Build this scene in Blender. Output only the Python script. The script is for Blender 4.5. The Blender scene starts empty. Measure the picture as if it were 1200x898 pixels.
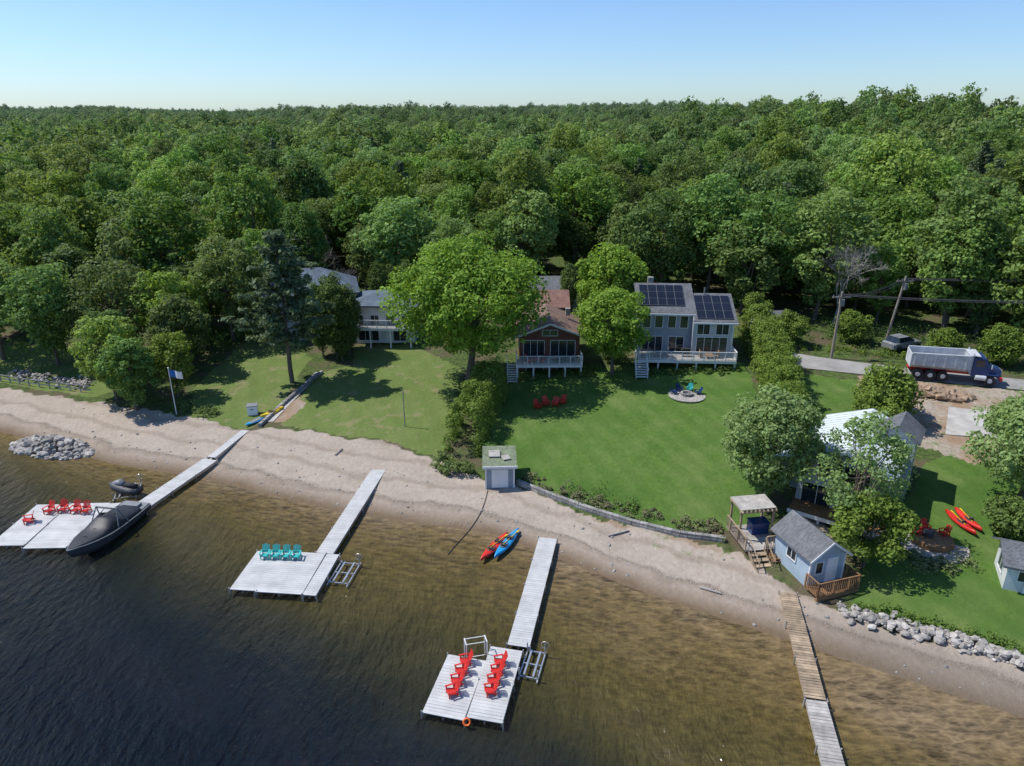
import bpy, math, random, numpy as np
from mathutils import Matrix, Euler, Vector
random.seed(4)
scene=bpy.context.scene
# ------------------------------------------------------------ terrain
SX=[-600,-200,-80,-48.5,-34.3,-25.4,-12.9,-1.2,8.6,18.7,25.5,35,60,150,400]
SY=[150,95,70,60.3,53.6,51.1,45.8,42.9,36.2,30.4,26.6,21,5,-60,-250]
BX=[-600,-200,-54.9,-43.7,-30.4,-24.5,-21.5,-15.4,-10.6,-5.7,-3.5,0,5.6,11.7,15.3,17.3,20,23.9,27.4,40,60,150,400]
BY=[155,100,69.9,66.2,61.7,58.9,59.4,57.3,55.9,52.4,50.6,49,44.3,41,39.5,36,33.4,31.6,29.6,21,7,-58,-248]
def sst(t,a,b):
    t=np.clip((t-a)/(b-a),0,1); return t*t*(3-2*t)
def dist(x,y): return (y-np.interp(x,SX,SY))*.9
def h(x,y):
    d=dist(x,y)
    z=np.interp(d,[-60,-10,0,2,7,12,25,45,80,200],[-5,-.9,0,.15,.6,1.0,1.8,3.2,4.3,5])
    z=z+14*np.exp(-((x-165)/110)**2-((y-310)/120)**2)
    far=sst(y,350,1500)
    z=z+far*(14+5*np.sin(x/260.+.6)+3*np.sin(x/97.+y/300.))
    z=z+sst(y,110,260)*(3.4*np.sin(x/47.+y/80.)+3.2*np.sin(y/41.-x/90.))*(1-sst(y,1500,3000)*.5)-sst(y,110,260)*2.2
    return z
def H(x,y): return float(h(x,y))
# ------------------------------------------------------------ node helpers
def newmat(name):
    m=bpy.data.materials.new(name); m.use_nodes=True
    nt=m.node_tree; b=nt.nodes["Principled BSDF"]
    return m,nt,b
def N(nt,typ,props=None,**ins):
    n=nt.nodes.new(typ)
    for k,v in (props or {}).items(): setattr(n,k,v)
    for k,v in ins.items():
        k2=int(k[1:]) if k[0]=='i' and k[1:].isdigit() else k.replace('_',' ')
        s=n.inputs[k2]
        if isinstance(v,bpy.types.NodeSocket): nt.links.new(v,s)
        else: s.default_value=v
    return n
def mixc(nt,f,a,b,mode='MIX'):
    n=nt.nodes.new("ShaderNodeMix"); n.data_type='RGBA'; n.blend_type=mode
    for s,v in ((n.inputs[0],f),(n.inputs[6],a),(n.inputs[7],b)):
        if isinstance(v,bpy.types.NodeSocket): nt.links.new(v,s)
        else: s.default_value=v if not isinstance(v,tuple) else (*v,1) if len(v)==3 else v
    return n.outputs[2]
def math_(nt,op,a,b=0.,c=None,clamp=False):
    n=nt.nodes.new("ShaderNodeMath"); n.operation=op; n.use_clamp=clamp
    for i,v in enumerate([a,b]+([c] if c is not None else [])):
        if isinstance(v,bpy.types.NodeSocket): nt.links.new(v,n.inputs[i])
        else: n.inputs[i].default_value=v
    return n.outputs[0]
def mrange(nt,v,a,b,c=0.,d=1.,smooth=False):
    n=nt.nodes.new("ShaderNodeMapRange"); 
    if smooth: n.interpolation_type='SMOOTHSTEP'
    nt.links.new(v,n.inputs[0])
    for i,x in enumerate((a,b,c,d)): n.inputs[i+1].default_value=x
    return n.outputs[0]
def ramp(nt,v,stops):
    n=nt.nodes.new("ShaderNodeValToRGB"); nt.links.new(v,n.inputs[0]); e=n.color_ramp.elements
    while len(e)<len(stops): e.new(.5)
    for i,(p,c) in enumerate(stops): e[i].position=p; e[i].color=(*c,1)
    return n.outputs[0]
def noise(nt,vec,scale,detail=4,rough=.55):
    return N(nt,"ShaderNodeTexNoise",None,Vector=vec,Scale=scale,Detail=detail,Roughness=rough).outputs[0]
def bump(nt,b,hgt,st=.3,d=.05):
    n=N(nt,"ShaderNodeBump",None,Strength=st,Distance=d,Height=hgt); nt.links.new(n.outputs[0],b.inputs["Normal"])
def mat(name,col,rough=.7,var=.25,scale=2.,metal=0.,island=0.,bmp=0.,spec=.5):
    m,nt,b=newmat(name); tc=N(nt,"ShaderNodeTexCoord").outputs["Object"]
    n=noise(nt,tc,scale,5)
    f=mrange(nt,n,.3,.7,1-var,1+var)
    if island>0:
        g=N(nt,"ShaderNodeNewGeometry").outputs["Random Per Island"]
        f=math_(nt,'MULTIPLY',f,mrange(nt,g,0,1,1-island,1+island))
    c=N(nt,"ShaderNodeVectorMath",{'operation':'SCALE'},i0=col)
    nt.links.new(f,c.inputs["Scale"]); nt.links.new(c.outputs[0],b.inputs["Base Color"])
    b.inputs["Roughness"].default_value=rough; b.inputs["Metallic"].default_value=metal
    b.inputs["Specular IOR Level"].default_value=spec
    if bmp>0: bump(nt,b,noise(nt,tc,scale*6,4),.5,bmp)
    return m
def siding(name,col,pitch=.18,vertical=False):
    m,nt,b=newmat(name); tc=N(nt,"ShaderNodeTexCoord").outputs["Object"]
    sep=N(nt,"ShaderNodeSeparateXYZ",None,i0=tc)
    v=sep.outputs[0 if vertical else 2]
    fr=math_(nt,'FRACT',math_(nt,'MULTIPLY',v,1/pitch))
    line=mrange(nt,fr,0,.16,.62,1.)
    n=mrange(nt,noise(nt,tc,1.3,4),.3,.7,.85,1.1)
    c=N(nt,"ShaderNodeVectorMath",{'operation':'SCALE'},i0=col); nt.links.new(math_(nt,'MULTIPLY',line,n),c.inputs["Scale"])
    nt.links.new(c.outputs[0],b.inputs["Base Color"]); b.inputs["Roughness"].default_value=.6
    bump(nt,b,fr,.4,.02)
    return m
def shingle(name,col):
    m,nt,b=newmat(name); tc=N(nt,"ShaderNodeTexCoord").outputs["Object"]
    br=N(nt,"ShaderNodeTexBrick",None,Vector=tc,Scale=3.,i1=(*[c*1.25 for c in col],1),i2=(*[c*.75 for c in col],1),i3=(*[c*.45 for c in col],1))
    br.inputs["Mortar Size"].default_value=.02
    n=mrange(nt,noise(nt,tc,.9,5),.3,.7,.75,1.2)
    c=N(nt,"ShaderNodeVectorMath",{'operation':'SCALE'},i0=br.outputs[0]); nt.links.new(n,c.inputs["Scale"])
    nt.links.new(c.outputs[0],b.inputs["Base Color"]); b.inputs["Roughness"].default_value=.85
    return m
# ------------------------------------------------------------ mesh builder
def link(o,parent=None):
    scene.collection.objects.link(o)
    if parent: o.parent=parent
    return o
def empty(name,loc=(0,0,0),rz=0):
    e=bpy.data.objects.new(name,None); e.location=loc; e.rotation_euler=(0,0,rz); e.empty_display_size=.3
    return link(e)
class MB:
    def __init__(s): s.v=[];s.f=[];s.mi=[];s.cur=0
    def add(s,vs,fs):
        o=len(s.v); s.v+= [tuple(v) for v in vs]; s.f+=[tuple(i+o for i in f) for f in fs]; s.mi+=[s.cur]*len(fs); return s
    def box(s,c,sz,rx=0,ry=0,rz=0):
        R=Euler((rx,ry,rz)).to_matrix(); C=Vector(c)
        vs=[C+R@Vector((sx*sz[0]/2,sy*sz[1]/2,sz_*sz[2]/2)) for sx in(-1,1) for sy in(-1,1) for sz_ in(-1,1)]
        return s.add(vs,[(0,1,3,2),(4,6,7,5),(0,4,5,1),(2,3,7,6),(0,2,6,4),(1,5,7,3)])
    def beam(s,a,b,w,t):
        a=Vector(a);b=Vector(b);d=(b-a);L=d.length;d.normalize()
        up=Vector((0,0,1)) if abs(d.z)<.98 else Vector((1,0,0))
        x=d.cross(up).normalized();u=x.cross(d).normalized()
        vs=[p+x*(i*w/2)+u*(j*t/2) for p in(a,b) for i in(-1,1) for j in(-1,1)]
        return s.add(vs,[(0,1,3,2),(4,6,7,5),(0,4,5,1),(2,3,7,6),(0,2,6,4),(1,5,7,3)])
    def cyl(s,a,b,r0,r1=None,n=8,caps=True):
        r1=r0 if r1 is None else r1
        a=Vector(a);b=Vector(b);d=(b-a).normalized()
        up=Vector((0,0,1)) if abs(d.z)<.98 else Vector((1,0,0))
        x=d.cross(up).normalized();u=x.cross(d).normalized()
        vs=[]
        for p,r in((a,r0),(b,r1)):
            for i in range(n):
                t=2*math.pi*i/n; vs.append(p+x*(r*math.cos(t))+u*(r*math.sin(t)))
        fs=[(i,(i+1)%n,n+(i+1)%n,n+i) for i in range(n)]
        if caps: fs+=[tuple(range(n))[::-1],tuple(range(n,2*n))]
        return s.add(vs,fs)
    def loft(s,rings,caps=True,closed=True):
        n=len(rings[0]);vs=[p for r in rings for p in r];fs=[]
        for k in range(len(rings)-1):
            for i in range(n if closed else n-1):
                fs.append((k*n+i,k*n+(i+1)%n,(k+1)*n+(i+1)%n,(k+1)*n+i))
        if caps: fs+=[tuple(range(n))[::-1],tuple(range((len(rings)-1)*n,len(rings)*n))]
        return s.add(vs,fs)
    def torus(s,c,R,r,n=20,m=8,mat3=None):
        vs=[]
        for i in range(n):
            a=2*math.pi*i/n
            for j in range(m):
                b=2*math.pi*j/m; p=Vector(((R+r*math.cos(b))*math.cos(a),(R+r*math.cos(b))*math.sin(a),r*math.sin(b)))
                if mat3: p=mat3@p
                vs.append(Vector(c)+p)
        return s.add(vs,[(i*m+j,((i+1)%n)*m+j,((i+1)%n)*m+(j+1)%m,i*m+(j+1)%m) for i in range(n) for j in range(m)])
    def obj(s,name,mats,parent=None,loc=None,rz=0,smooth=False,world=False):
        me=bpy.data.meshes.new(name)
        v=s.v
        if world and parent: L=parent.location; v=[(a-L.x,b-L.y,c-L.z) for a,b,c in v]
        me.from_pydata(v,[],s.f)
        for m in (mats if isinstance(mats,(list,tuple)) else [mats]): me.materials.append(m)
        me.polygons.foreach_set("material_index",s.mi)
        if smooth: me.polygons.foreach_set("use_smooth",[True]*len(s.f))
        o=bpy.data.objects.new(name,me)
        if loc: o.location=loc
        o.rotation_euler=(0,0,rz)
        return link(o,parent)
# ------------------------------------------------------------ materials
M_white=mat("white_paint",(.74,.74,.73),.5,.06)
M_red=mat("red_plastic",(.58,.025,.018),.45,.1)
M_teal=mat("teal_plastic",(.04,.45,.42),.45,.1)
M_black=mat("black_cover",(.016,.017,.021),.5,.3,3,bmp=.03)
M_rubber=mat("rubber",(.02,.02,.02),.8,.2)
M_alu=mat("aluminium",(.55,.56,.57),.35,.1,metal=.7)
M_dockg=mat("dock_grey_decking",(.46,.46,.45),.7,.14,1.2,island=.06)
M_dockw=mat("dock_weathered_wood",(.30,.225,.15),.85,.3,2.5,island=.28)
M_dockgw=mat("dock_grey_wood",(.36,.335,.305),.85,.25,2.5,island=.2)
M_deck=mat("deck_stained_wood",(.24,.13,.06),.75,.25,2.5,island=.2)
M_glass=mat("window_glass",(.02,.03,.04),.06,.2,.5,spec=.8)
M_siding=siding("blue_grey_siding",(.27,.32,.37))
M_siding2=siding("light_grey_siding",(.44,.48,.51))
M_brown=siding("brown_siding",(.16,.06,.04))
M_dkred=siding("dark_siding",(.12,.065,.05))
M_whitesid=siding("white_siding",(.66,.68,.69))
M_paleb=siding("pale_blue_siding",(.36,.45,.53),.2,True)
M_rbrown=shingle("brown_shingles",(.20,.125,.095))
M_rred=shingle("red_shingles",(.24,.125,.10))
M_rgrey=shingle("grey_shingles",(.14,.145,.155))
M_rblue=shingle("slate_shingles",(.10,.135,.175))
M_rwhite=mat("white_metal_roof",(.62,.67,.68),.4,.08)
M_rgreen=mat("mossy_roof",(.16,.19,.12),.9,.35,3)
M_solar=mat("solar_glass",(.012,.015,.024),.22,.2,.4)
M_rock=mat("stone",(.33,.305,.275),.85,.25,3,island=.35,bmp=.03)
M_block=mat("retaining_blocks",(.25,.24,.225),.9,.3,4,island=.25,bmp=.02)
M_paver=mat("pavers",(.38,.35,.32),.85,.2,3,island=.15)
M_wood=mat("utility_pole_wood",(.26,.22,.18),.9,.25,3)
M_bark=mat("bark",(.13,.105,.08),.95,.3,5,bmp=.03)
M_bare=mat("dead_bark",(.34,.31,.28),.95,.2,5)
M_concrete=mat("concrete",(.40,.38,.35),.9,.2,1.2)
M_asph=mat("asphalt",(.28,.27,.255),.9,.2,.7)
M_yellow=mat("yellow_plastic",(.75,.5,.03),.4,.1)
M_blue=mat("blue_plastic",(.015,.13,.42),.35,.1)
M_cyan=mat("cyan_plastic",(.02,.28,.56),.35,.1)
M_orange=mat("orange_plastic",(.8,.15,.02),.5,.1)
M_silver=mat("painted_steel",(.50,.52,.54),.4,.12)
M_box=mat("dump_box_grey",(.50,.52,.54),.55,.18)
M_boxin=mat("dump_box_inner",(.24,.25,.26),.6,.3)
M_cabblue=mat("dark_blue_paint",(.02,.05,.16),.25,.05)
M_redp=mat("red_paint",(.5,.02,.015),.3,.05)
M_dark=mat("dark_grey",(.05,.05,.055),.6,.2)
M_grey=mat("grey_plastic",(.2,.21,.22),.5,.1)
M_soil=mat("excavated_soil",(.30,.21,.14),.95,.35,1.5,bmp=.05)

def leafmat(name,c1,c2,trans=.4,spread=.5):
    m,nt,b=newmat(name)
    at=N(nt,"ShaderNodeAttribute",{'attribute_name':'tint'}).outputs["Fac"]
    oi=N(nt,"ShaderNodeObjectInfo"); rnd=oi.outputs["Random"]
    gg=N(nt,"ShaderNodeNewGeometry");isl=gg.outputs["Random Per Island"];pos=gg.outputs["Position"]
    reg=mrange(nt,noise(nt,oi.outputs["Location"],.018,3),.35,.65)
    f=math_(nt,'ADD',math_(nt,'MULTIPLY',at,.45),math_(nt,'ADD',math_(nt,'MULTIPLY',rnd,.4*spread*2),math_(nt,'MULTIPLY',reg,.3)))
    c=mixc(nt,f,c1,c2)
    hs=N(nt,"ShaderNodeHueSaturation",None,Color=c)
    nt.links.new(mrange(nt,math_(nt,'FRACT',math_(nt,'MULTIPLY',rnd,7.31)),0,1,.5-.018*spread*2,.5+.022*spread*2),hs.inputs["Hue"])
    nt.links.new(mrange(nt,math_(nt,'FRACT',math_(nt,'MULTIPLY',rnd,13.7)),0,1,1-.22*spread*2,.98),hs.inputs["Saturation"])
    nt.links.new(math_(nt,'MULTIPLY',mrange(nt,isl,0,1,.7,1.3),mrange(nt,math_(nt,'FRACT',math_(nt,'MULTIPLY',rnd,3.77)),0,1,1-.4*spread*2,1+.3*spread*2)),hs.inputs["Value"])
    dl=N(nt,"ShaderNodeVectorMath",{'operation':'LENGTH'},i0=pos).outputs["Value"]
    cc=mixc(nt,mrange(nt,dl,150,1500,0,.6),hs.outputs[0],(.20,.28,.235))  # atmospheric haze painted into the leaf colour, stronger far from the origin
    b.inputs["Roughness"].default_value=.6; b.inputs["Specular IOR Level"].default_value=.15
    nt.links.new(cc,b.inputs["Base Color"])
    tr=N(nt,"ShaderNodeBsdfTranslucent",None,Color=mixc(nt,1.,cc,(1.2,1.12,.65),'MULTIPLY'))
    mx=N(nt,"ShaderNodeMixShader",None,i0=trans,i1=b.outputs[0],i2=tr.outputs[0])
    nt.links.new(mx.outputs[0],nt.nodes["Material Output"].inputs[0])
    return m
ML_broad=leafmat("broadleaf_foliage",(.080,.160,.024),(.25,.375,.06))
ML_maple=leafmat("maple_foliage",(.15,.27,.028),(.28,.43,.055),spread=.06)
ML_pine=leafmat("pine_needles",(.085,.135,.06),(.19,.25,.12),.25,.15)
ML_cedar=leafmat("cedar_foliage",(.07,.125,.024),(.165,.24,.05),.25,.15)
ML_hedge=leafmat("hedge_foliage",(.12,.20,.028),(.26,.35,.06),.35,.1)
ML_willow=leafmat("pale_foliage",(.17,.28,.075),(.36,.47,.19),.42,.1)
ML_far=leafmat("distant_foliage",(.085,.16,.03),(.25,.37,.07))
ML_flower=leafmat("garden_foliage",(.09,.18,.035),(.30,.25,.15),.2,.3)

# ------------------------------------------------------------ foliage generator (numpy, all quads)
def leafquads(rng,C,R,per,size,flat=.75,up=.35,elong=1.,shell=.7):
    n=len(C)*per
    d=rng.normal(size=(n,3)); d[:,2]+=up; d/=np.linalg.norm(d,axis=1)[:,None]
    ci=np.repeat(np.arange(len(C)),per)
    rr=R[ci]*(shell+(1.08-shell)*rng.random(n))
    P=C[ci]+d*rr[:,None]*np.array([1,1,flat])
    nn=d*.9+rng.normal(size=(n,3))*.45+np.array([0,0,.35]); nn/=np.linalg.norm(nn,axis=1)[:,None]
    a=rng.normal(size=(n,3)); t=np.cross(nn,a); t/=np.linalg.norm(t,axis=1)[:,None]; u=np.cross(nn,t)
    s=size*(.6+.8*rng.random(n))[:,None]*.5
    V=np.stack([P-t*s*elong*1.2,P-u*s*.8,P+t*s*elong*1.2,P+u*s*.8],1).reshape(-1,3)
    pt=rng.random(len(C))
    tint=np.repeat(np.clip(pt[ci]*.75+.25*rng.random(n),0,1),4)
    return V,tint
def tube(a,b,r0,r1,n=7):
    a=np.array(a,float);b=np.array(b,float);d=b-a;d/=np.linalg.norm(d)+1e-9
    up=np.array([0,0,1.]) if abs(d[2])<.95 else np.array([1.,0,0])
    x=np.cross(d,up);x/=np.linalg.norm(x);u=np.cross(x,d)
    t=np.arange(n)*2*math.pi/n
    c=np.cos(t)[:,None]*x+np.sin(t)[:,None]*u
    c2=np.roll(c,-1,axis=0)
    return np.stack([a+c*r0,a+c2*r0,b+c2*r1,b+c*r1],1).reshape(-1,3)
def quadmesh(name,parts,mats):
    V=np.concatenate([p[0] for p in parts]); T=np.concatenate([p[1] for p in parts]); MI=np.concatenate([np.full(len(p[0])//4,p[2]) for p in parts])
    me=bpy.data.meshes.new(name); nv=len(V); nf=nv//4
    me.vertices.add(nv); me.vertices.foreach_set("co",V.astype(np.float32).ravel())
    me.loops.add(nv); me.loops.foreach_set("vertex_index",np.arange(nv,dtype=np.int32))
    me.polygons.add(nf); me.polygons.foreach_set("loop_start",np.arange(nf,dtype=np.int32)*4)
    for m in mats: me.materials.append(m)
    me.polygons.foreach_set("material_index",MI.astype(np.int32))
    at=me.attributes.new("tint",'FLOAT','POINT'); at.data.foreach_set("value",T.astype(np.float32))
    me.update(calc_edges=True); return me
def branchy(rng,parts,a,b,r0,r1,seg=4,wob=.12):
    a=np.array(a,float);b=np.array(b,float);L=np.linalg.norm(b-a);p=a
    for i in range(seg):
        q=a+(b-a)*(i+1)/seg
        if i<seg-1: q=q+rng.normal(size=3)*wob*L/seg
        V=tube(p,q,r0+(r1-r0)*i/seg,r0+(r1-r0)*(i+1)/seg); parts.append((V,np.zeros(len(V)),0)); p=q
def broadleaf(name,seed,Ht,R,zb,npf,per,ls,pr,lm,flat=.75,trunk=None,limbs=9,ex=1.,bark=None,lobes=.28):
    rng=np.random.default_rng(seed); parts=[]
    cz=(Ht+zb)/2; rz=(Ht-zb)/2
    d=rng.normal(size=(npf,3)); d[:,2]=d[:,2]*.9+.25; d/=np.linalg.norm(d,axis=1)[:,None]
    L=rng.normal(size=(9,3)); L/=np.linalg.norm(L,axis=1)[:,None]
    lob=np.max(d@L.T,axis=1); lob=.86+lobes*(lob-.6)
    f=(.45+.5*rng.random(npf)**.45)*lob
    w=np.where(d[:,2]<0,1-.25*d[:,2]**2*2,1.)
    C=np.stack([d[:,0]*R*f*w,d[:,1]*R*f*w*ex,cz+d[:,2]*rz*f],1)
    pr_=pr*(.6+.8*rng.random(npf))
    tr=trunk or R*.055
    lean=rng.normal(size=2)*.03*Ht
    top=np.array([lean[0],lean[1],cz+rz*.35])
    branchy(rng,parts,(0,0,-.4),(lean[0]*.3,lean[1]*.3,zb*.9+.1),tr*1.25,tr*.85,3,.04)
    branchy(rng,parts,(lean[0]*.3,lean[1]*.3,zb*.9+.1),top,tr*.85,tr*.25,4,.06)
    for i in range(limbs):
        k=rng.integers(npf); s=np.array([lean[0]*.3,lean[1]*.3,zb*.9+.1]); s=s+(top-s)*rng.random()*.7
        branchy(rng,parts,s,C[k],tr*.42,tr*.08,4,.12)
    V,T=leafquads(rng,C,pr_,per,ls,flat); 
    T=np.clip(T*.8+.2*np.clip((V[:,2]-zb)/(Ht-zb),0,1),0,1)
    parts.append((V,T,1))
    return quadmesh(name,parts,[bark or M_bark,lm])
def pinemesh(name,seed,Ht,R,zb,lm,dens=1.,ls=.3,conic=.9):
    rng=np.random.default_rng(seed); parts=[]
    branchy(rng,parts,(0,0,-.4),(0,0,Ht*.97),Ht*.017,Ht*.003,8,.03)
    Cs=[];Rs=[]; z=zb
    while z<Ht-.4:
        f=(z-zb)/(Ht-zb); rr=R*(1-f)**conic*(.75+.4*rng.random())+.3
        if f<.15: rr*=.6+f*2
        nb=int(5+2*rng.random()); a0=rng.random()*6.3
        for k in range(nb):
            a=a0+k*6.283/nb+rng.normal()*.2; l=rr*(.7+.5*rng.random())
            tip=np.array([math.cos(a)*l,math.sin(a)*l,z+l*.12])
            V=tube((0,0,z),tip,.05,.015,4);parts.append((V,np.zeros(len(V)),0))
            for s in np.arange(.35,1.01,max(.16,.55/max(l,.5))):
                Cs.append(tip*[s,s,1]+[0,0,(s-1)*.1*l]+rng.normal(size=3)*.12); Rs.append(.28+.22*l*.35+.15*rng.random())
        z+=.55+.35*rng.random()
    C=np.array(Cs);Rr=np.array(Rs)
    V,T=leafquads(rng,C,Rr,int(22*dens),ls,.45,.5,1.6,.3); parts.append((V,T,1))
    return quadmesh(name,parts,[M_bark,lm])
def puffmesh(name,seed,C,R,per,ls,lm,flat=.9,up=.3):
    rng=np.random.default_rng(seed); V,T=leafquads(rng,np.array(C,float),np.array(R,float),per,ls,flat,up,1.,.6)
    return quadmesh(name,[(V,T,0)],[lm])
def place(name,me,x,y,s=1.,rz=0.,sz=None,z=None):
    o=bpy.data.objects.new(name,me); o.location=(x,y,H(x,y) if z is None else z); o.rotation_euler=(0,0,rz); o.scale=(s,s,sz or s); return link(o)

# ------------------------------------------------------------ ground sheet
def axis(a,b,step,far,n):
    core=np.arange(a,b+step,step)
    g=np.geomspace(step,far,n)
    return np.concatenate([a-g[::-1],core,core[-1]+g])
gx=axis(-72,62,.3,3200,70); gy=np.concatenate([-40-np.geomspace(2,400,12)[::-1],np.arange(-40,18,2.),np.arange(18,96,.3),96+np.geomspace(.3,5000,110)])
GX,GY=np.meshgrid(gx,gy)
GZ=h(GX,GY)
def inpoly(X,Y,poly):
    ins=np.zeros(X.shape,bool); n=len(poly)
    for i in range(n):
        x0,y0=poly[i];x1,y1=poly[(i+1)%n]
        if y0==y1: continue
        c=((y0>Y)!=(y1>Y))&(X<(x1-x0)*(Y-y0)/(y1-y0)+x0); ins^=c
    return ins
wob=.35*np.sin(GX*1.3+GY*.7)+.25*np.sin(GX*2.9-GY*2.1)
sand=1-sst(GY-np.interp(GX,BX,BY)+wob*.7,-.3,.3)
LAWN=[[(-30.8,61.5),(-24.6,59.2),(-23.0,62),(-23.2,76),(-28,83),(-33,82),(-33.5,68)],
[(-21.8,60),(-15.4,57.5),(-10.6,56.2),(-6,53),(-5.5,72),(-12,80),(-19,80),(-18,74),(-21.3,72)],
[(-1.8,67),(-3.2,56),(-1,51),(1,48.8),(6,45.2),(12,42.3),(17,42),(21,49),(24,62),(25,71.5),(-1,71.5)],
[(28.5,69),(35,66),(33,58),(26,53.5),(25.5,60)],
[(24,40),(20.5,34.5),(28,30.5),(40,24),(46,40),(44,49),(37,52),(33,50),(30,46)],
[(-66,75),(-50,69.2),(-43,67),(-40,72),(-48,80),(-70,84)]]
DIRT=[[(32.5,59),(35.3,67),(45,63.5),(58,59),(58,50),(44,51),(37,50),(33.0,54)],[(4.5,45.2),(11,41.9),(14.5,40.4),(14.8,38.5),(11,39.3),(6,42.6)],[(20,43.5),(22.5,44.5),(22,40),(21,36),(19.5,36),(19.2,40)],[(-22.9,60.5),(-21.5,60.5),(-20.5,64),(-21.9,66)]]
lawn=np.zeros(GX.shape); dirt=np.zeros(GX.shape)
for p in LAWN: lawn=np.maximum(lawn,inpoly(GX+wob*.3,GY+wob*.3,p))
for p in DIRT: dirt=np.maximum(dirt,inpoly(GX+wob*.5,GY+wob*.5,p))
lawn=lawn*(1-dirt)
def gridF(X):
    nY,nX=X.shape; idx=np.arange(nX*nY).reshape(nY,nX)
    return np.stack([idx[:-1,:-1],idx[:-1,1:],idx[1:,1:],idx[1:,:-1]],-1).reshape(-1,4)
def gridmesh(name,V,F):
    me=bpy.data.meshes.new(name); me.vertices.add(len(V)); me.vertices.foreach_set("co",V.astype(np.float32).ravel())
    me.loops.add(F.size); me.loops.foreach_set("vertex_index",F.astype(np.int32).ravel())
    me.polygons.add(len(F)); me.polygons.foreach_set("loop_start",np.arange(len(F),dtype=np.int32)*4)
    me.polygons.foreach_set("use_smooth",[True]*len(F)); me.update(calc_edges=True); return me
bumpz=.05*np.sin(GX*1.7+1)*np.sin(GY*1.3)*(dist(GX,GY)>1)
me=gridmesh("ground",np.stack([GX,GY,GZ+bumpz*.5],-1).reshape(-1,3),gridF(GX))
za=me.attributes.new("zone",'FLOAT_COLOR','POINT'); za.data.foreach_set("color",np.stack([sand,lawn,dirt,np.ones_like(sand)],-1).astype(np.float32).ravel())
da=me.attributes.new("dist",'FLOAT','POINT'); da.data.foreach_set("value",dist(GX,GY).astype(np.float32).ravel())
m,nt,b=newmat("ground")
geo=N(nt,"ShaderNodeNewGeometry").outputs["Position"]
zc=N(nt,"ShaderNodeSeparateColor",None,i0=N(nt,"ShaderNodeAttribute",{'attribute_name':'zone'}).outputs["Color"])
dd=N(nt,"ShaderNodeAttribute",{'attribute_name':'dist'}).outputs["Fac"]
n1=noise(nt,geo,.35,5); n2=noise(nt,geo,2.5,6,.65); n3=noise(nt,geo,14,3,.7); n4=noise(nt,geo,.12,4,.6)
under=mixc(nt,mrange(nt,n2,.35,.65),(.035,.055,.016),(.10,.14,.04))
under=mixc(nt,mrange(nt,n1,.48,.62),under,(.11,.09,.055))
g=mixc(nt,mrange(nt,n2,.3,.7),(.072,.142,.024),(.122,.205,.04))
g=mixc(nt,mrange(nt,n1,.42,.72,0,.85),g,(.17,.22,.07))
g=mixc(nt,mrange(nt,n4,.5,.66,0,.6),g,(.055,.125,.02))
sx=N(nt,"ShaderNodeSeparateXYZ",None,i0=geo)
st=math_(nt,'SINE',math_(nt,'ADD',math_(nt,'MULTIPLY',sx.outputs[0],3.3),math_(nt,'ADD',math_(nt,'MULTIPLY',sx.outputs[1],1.1),math_(nt,'MULTIPLY',n4,6))))
g=mixc(nt,mrange(nt,st,-.5,.5,0,.24),g,(.05,.11,.018))
g=mixc(nt,mrange(nt,n3,.3,.7,0,.45),g,(.045,.088,.018))
g=mixc(nt,mrange(nt,sx.outputs[0],-3.5,-5,0,.42),g,(.18,.20,.07))
dry=math_(nt,'MULTIPLY',mrange(nt,noise(nt,geo,.55,6,.7),.54,.64,0,.65),mrange(nt,sx.outputs[0],-3.5,-5))
g=mixc(nt,dry,g,(.25,.21,.12))
wet=mrange(nt,math_(nt,'ADD',dd,math_(nt,'MULTIPLY',n1,1.4)),.8,2.9)
sandc=mixc(nt,mrange(nt,n2,.3,.7),(.37,.305,.25),(.46,.395,.335))
sandc=mixc(nt,mrange(nt,n3,.35,.75,0,.6),sandc,(.29,.235,.18))
sandc=mixc(nt,mrange(nt,n1,.5,.7,0,.45),sandc,(.28,.235,.185))
band=math_(nt,'SINE',math_(nt,'ADD',math_(nt,'MULTIPLY',dd,2.4),math_(nt,'MULTIPLY',n1,6)))
sandc=mixc(nt,mrange(nt,band,.5,1,0,.4),sandc,(.20,.155,.115))
wr=math_(nt,'ABSOLUTE',math_(nt,'SUBTRACT',math_(nt,'ADD',dd,math_(nt,'MULTIPLY',n1,2.)),3.3))
wr=math_(nt,'MULTIPLY',mrange(nt,wr,0,.35,1,0),mrange(nt,n3,.42,.55))
sandc=mixc(nt,math_(nt,'MULTIPLY',wr,.7),sandc,(.08,.065,.05))
sandc=mixc(nt,wet,(.165,.118,.075),sandc)
fp=N(nt,"ShaderNodeTexVoronoi",None,Vector=geo,Scale=2.6).outputs[0]
sandc=mixc(nt,math_(nt,'MULTIPLY',mrange(nt,fp,.06,.16,.5,0),mrange(nt,n1,.4,.55)),sandc,(.22,.18,.14))
rt=math_(nt,'MULTIPLY',mrange(nt,sx.outputs[0],14,20,0,.5),mrange(nt,dd,4,2.2))
sandc=mixc(nt,rt,sandc,(.16,.13,.10))
weeds=math_(nt,'MULTIPLY',mrange(nt,noise(nt,geo,1.1,6,.75),.57,.63),mrange(nt,dd,3.5,5.5))
weeds=math_(nt,'MULTIPLY',weeds,mrange(nt,sx.outputs[0],3,7))
sandc=mixc(nt,math_(nt,'MULTIPLY',weeds,.75),sandc,(.12,.17,.05))
dirtc=mixc(nt,mrange(nt,n2,.3,.7),(.26,.21,.155),(.43,.38,.32))
dirtc=mixc(nt,mrange(nt,n1,.4,.6),dirtc,(.29,.20,.13))
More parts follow.
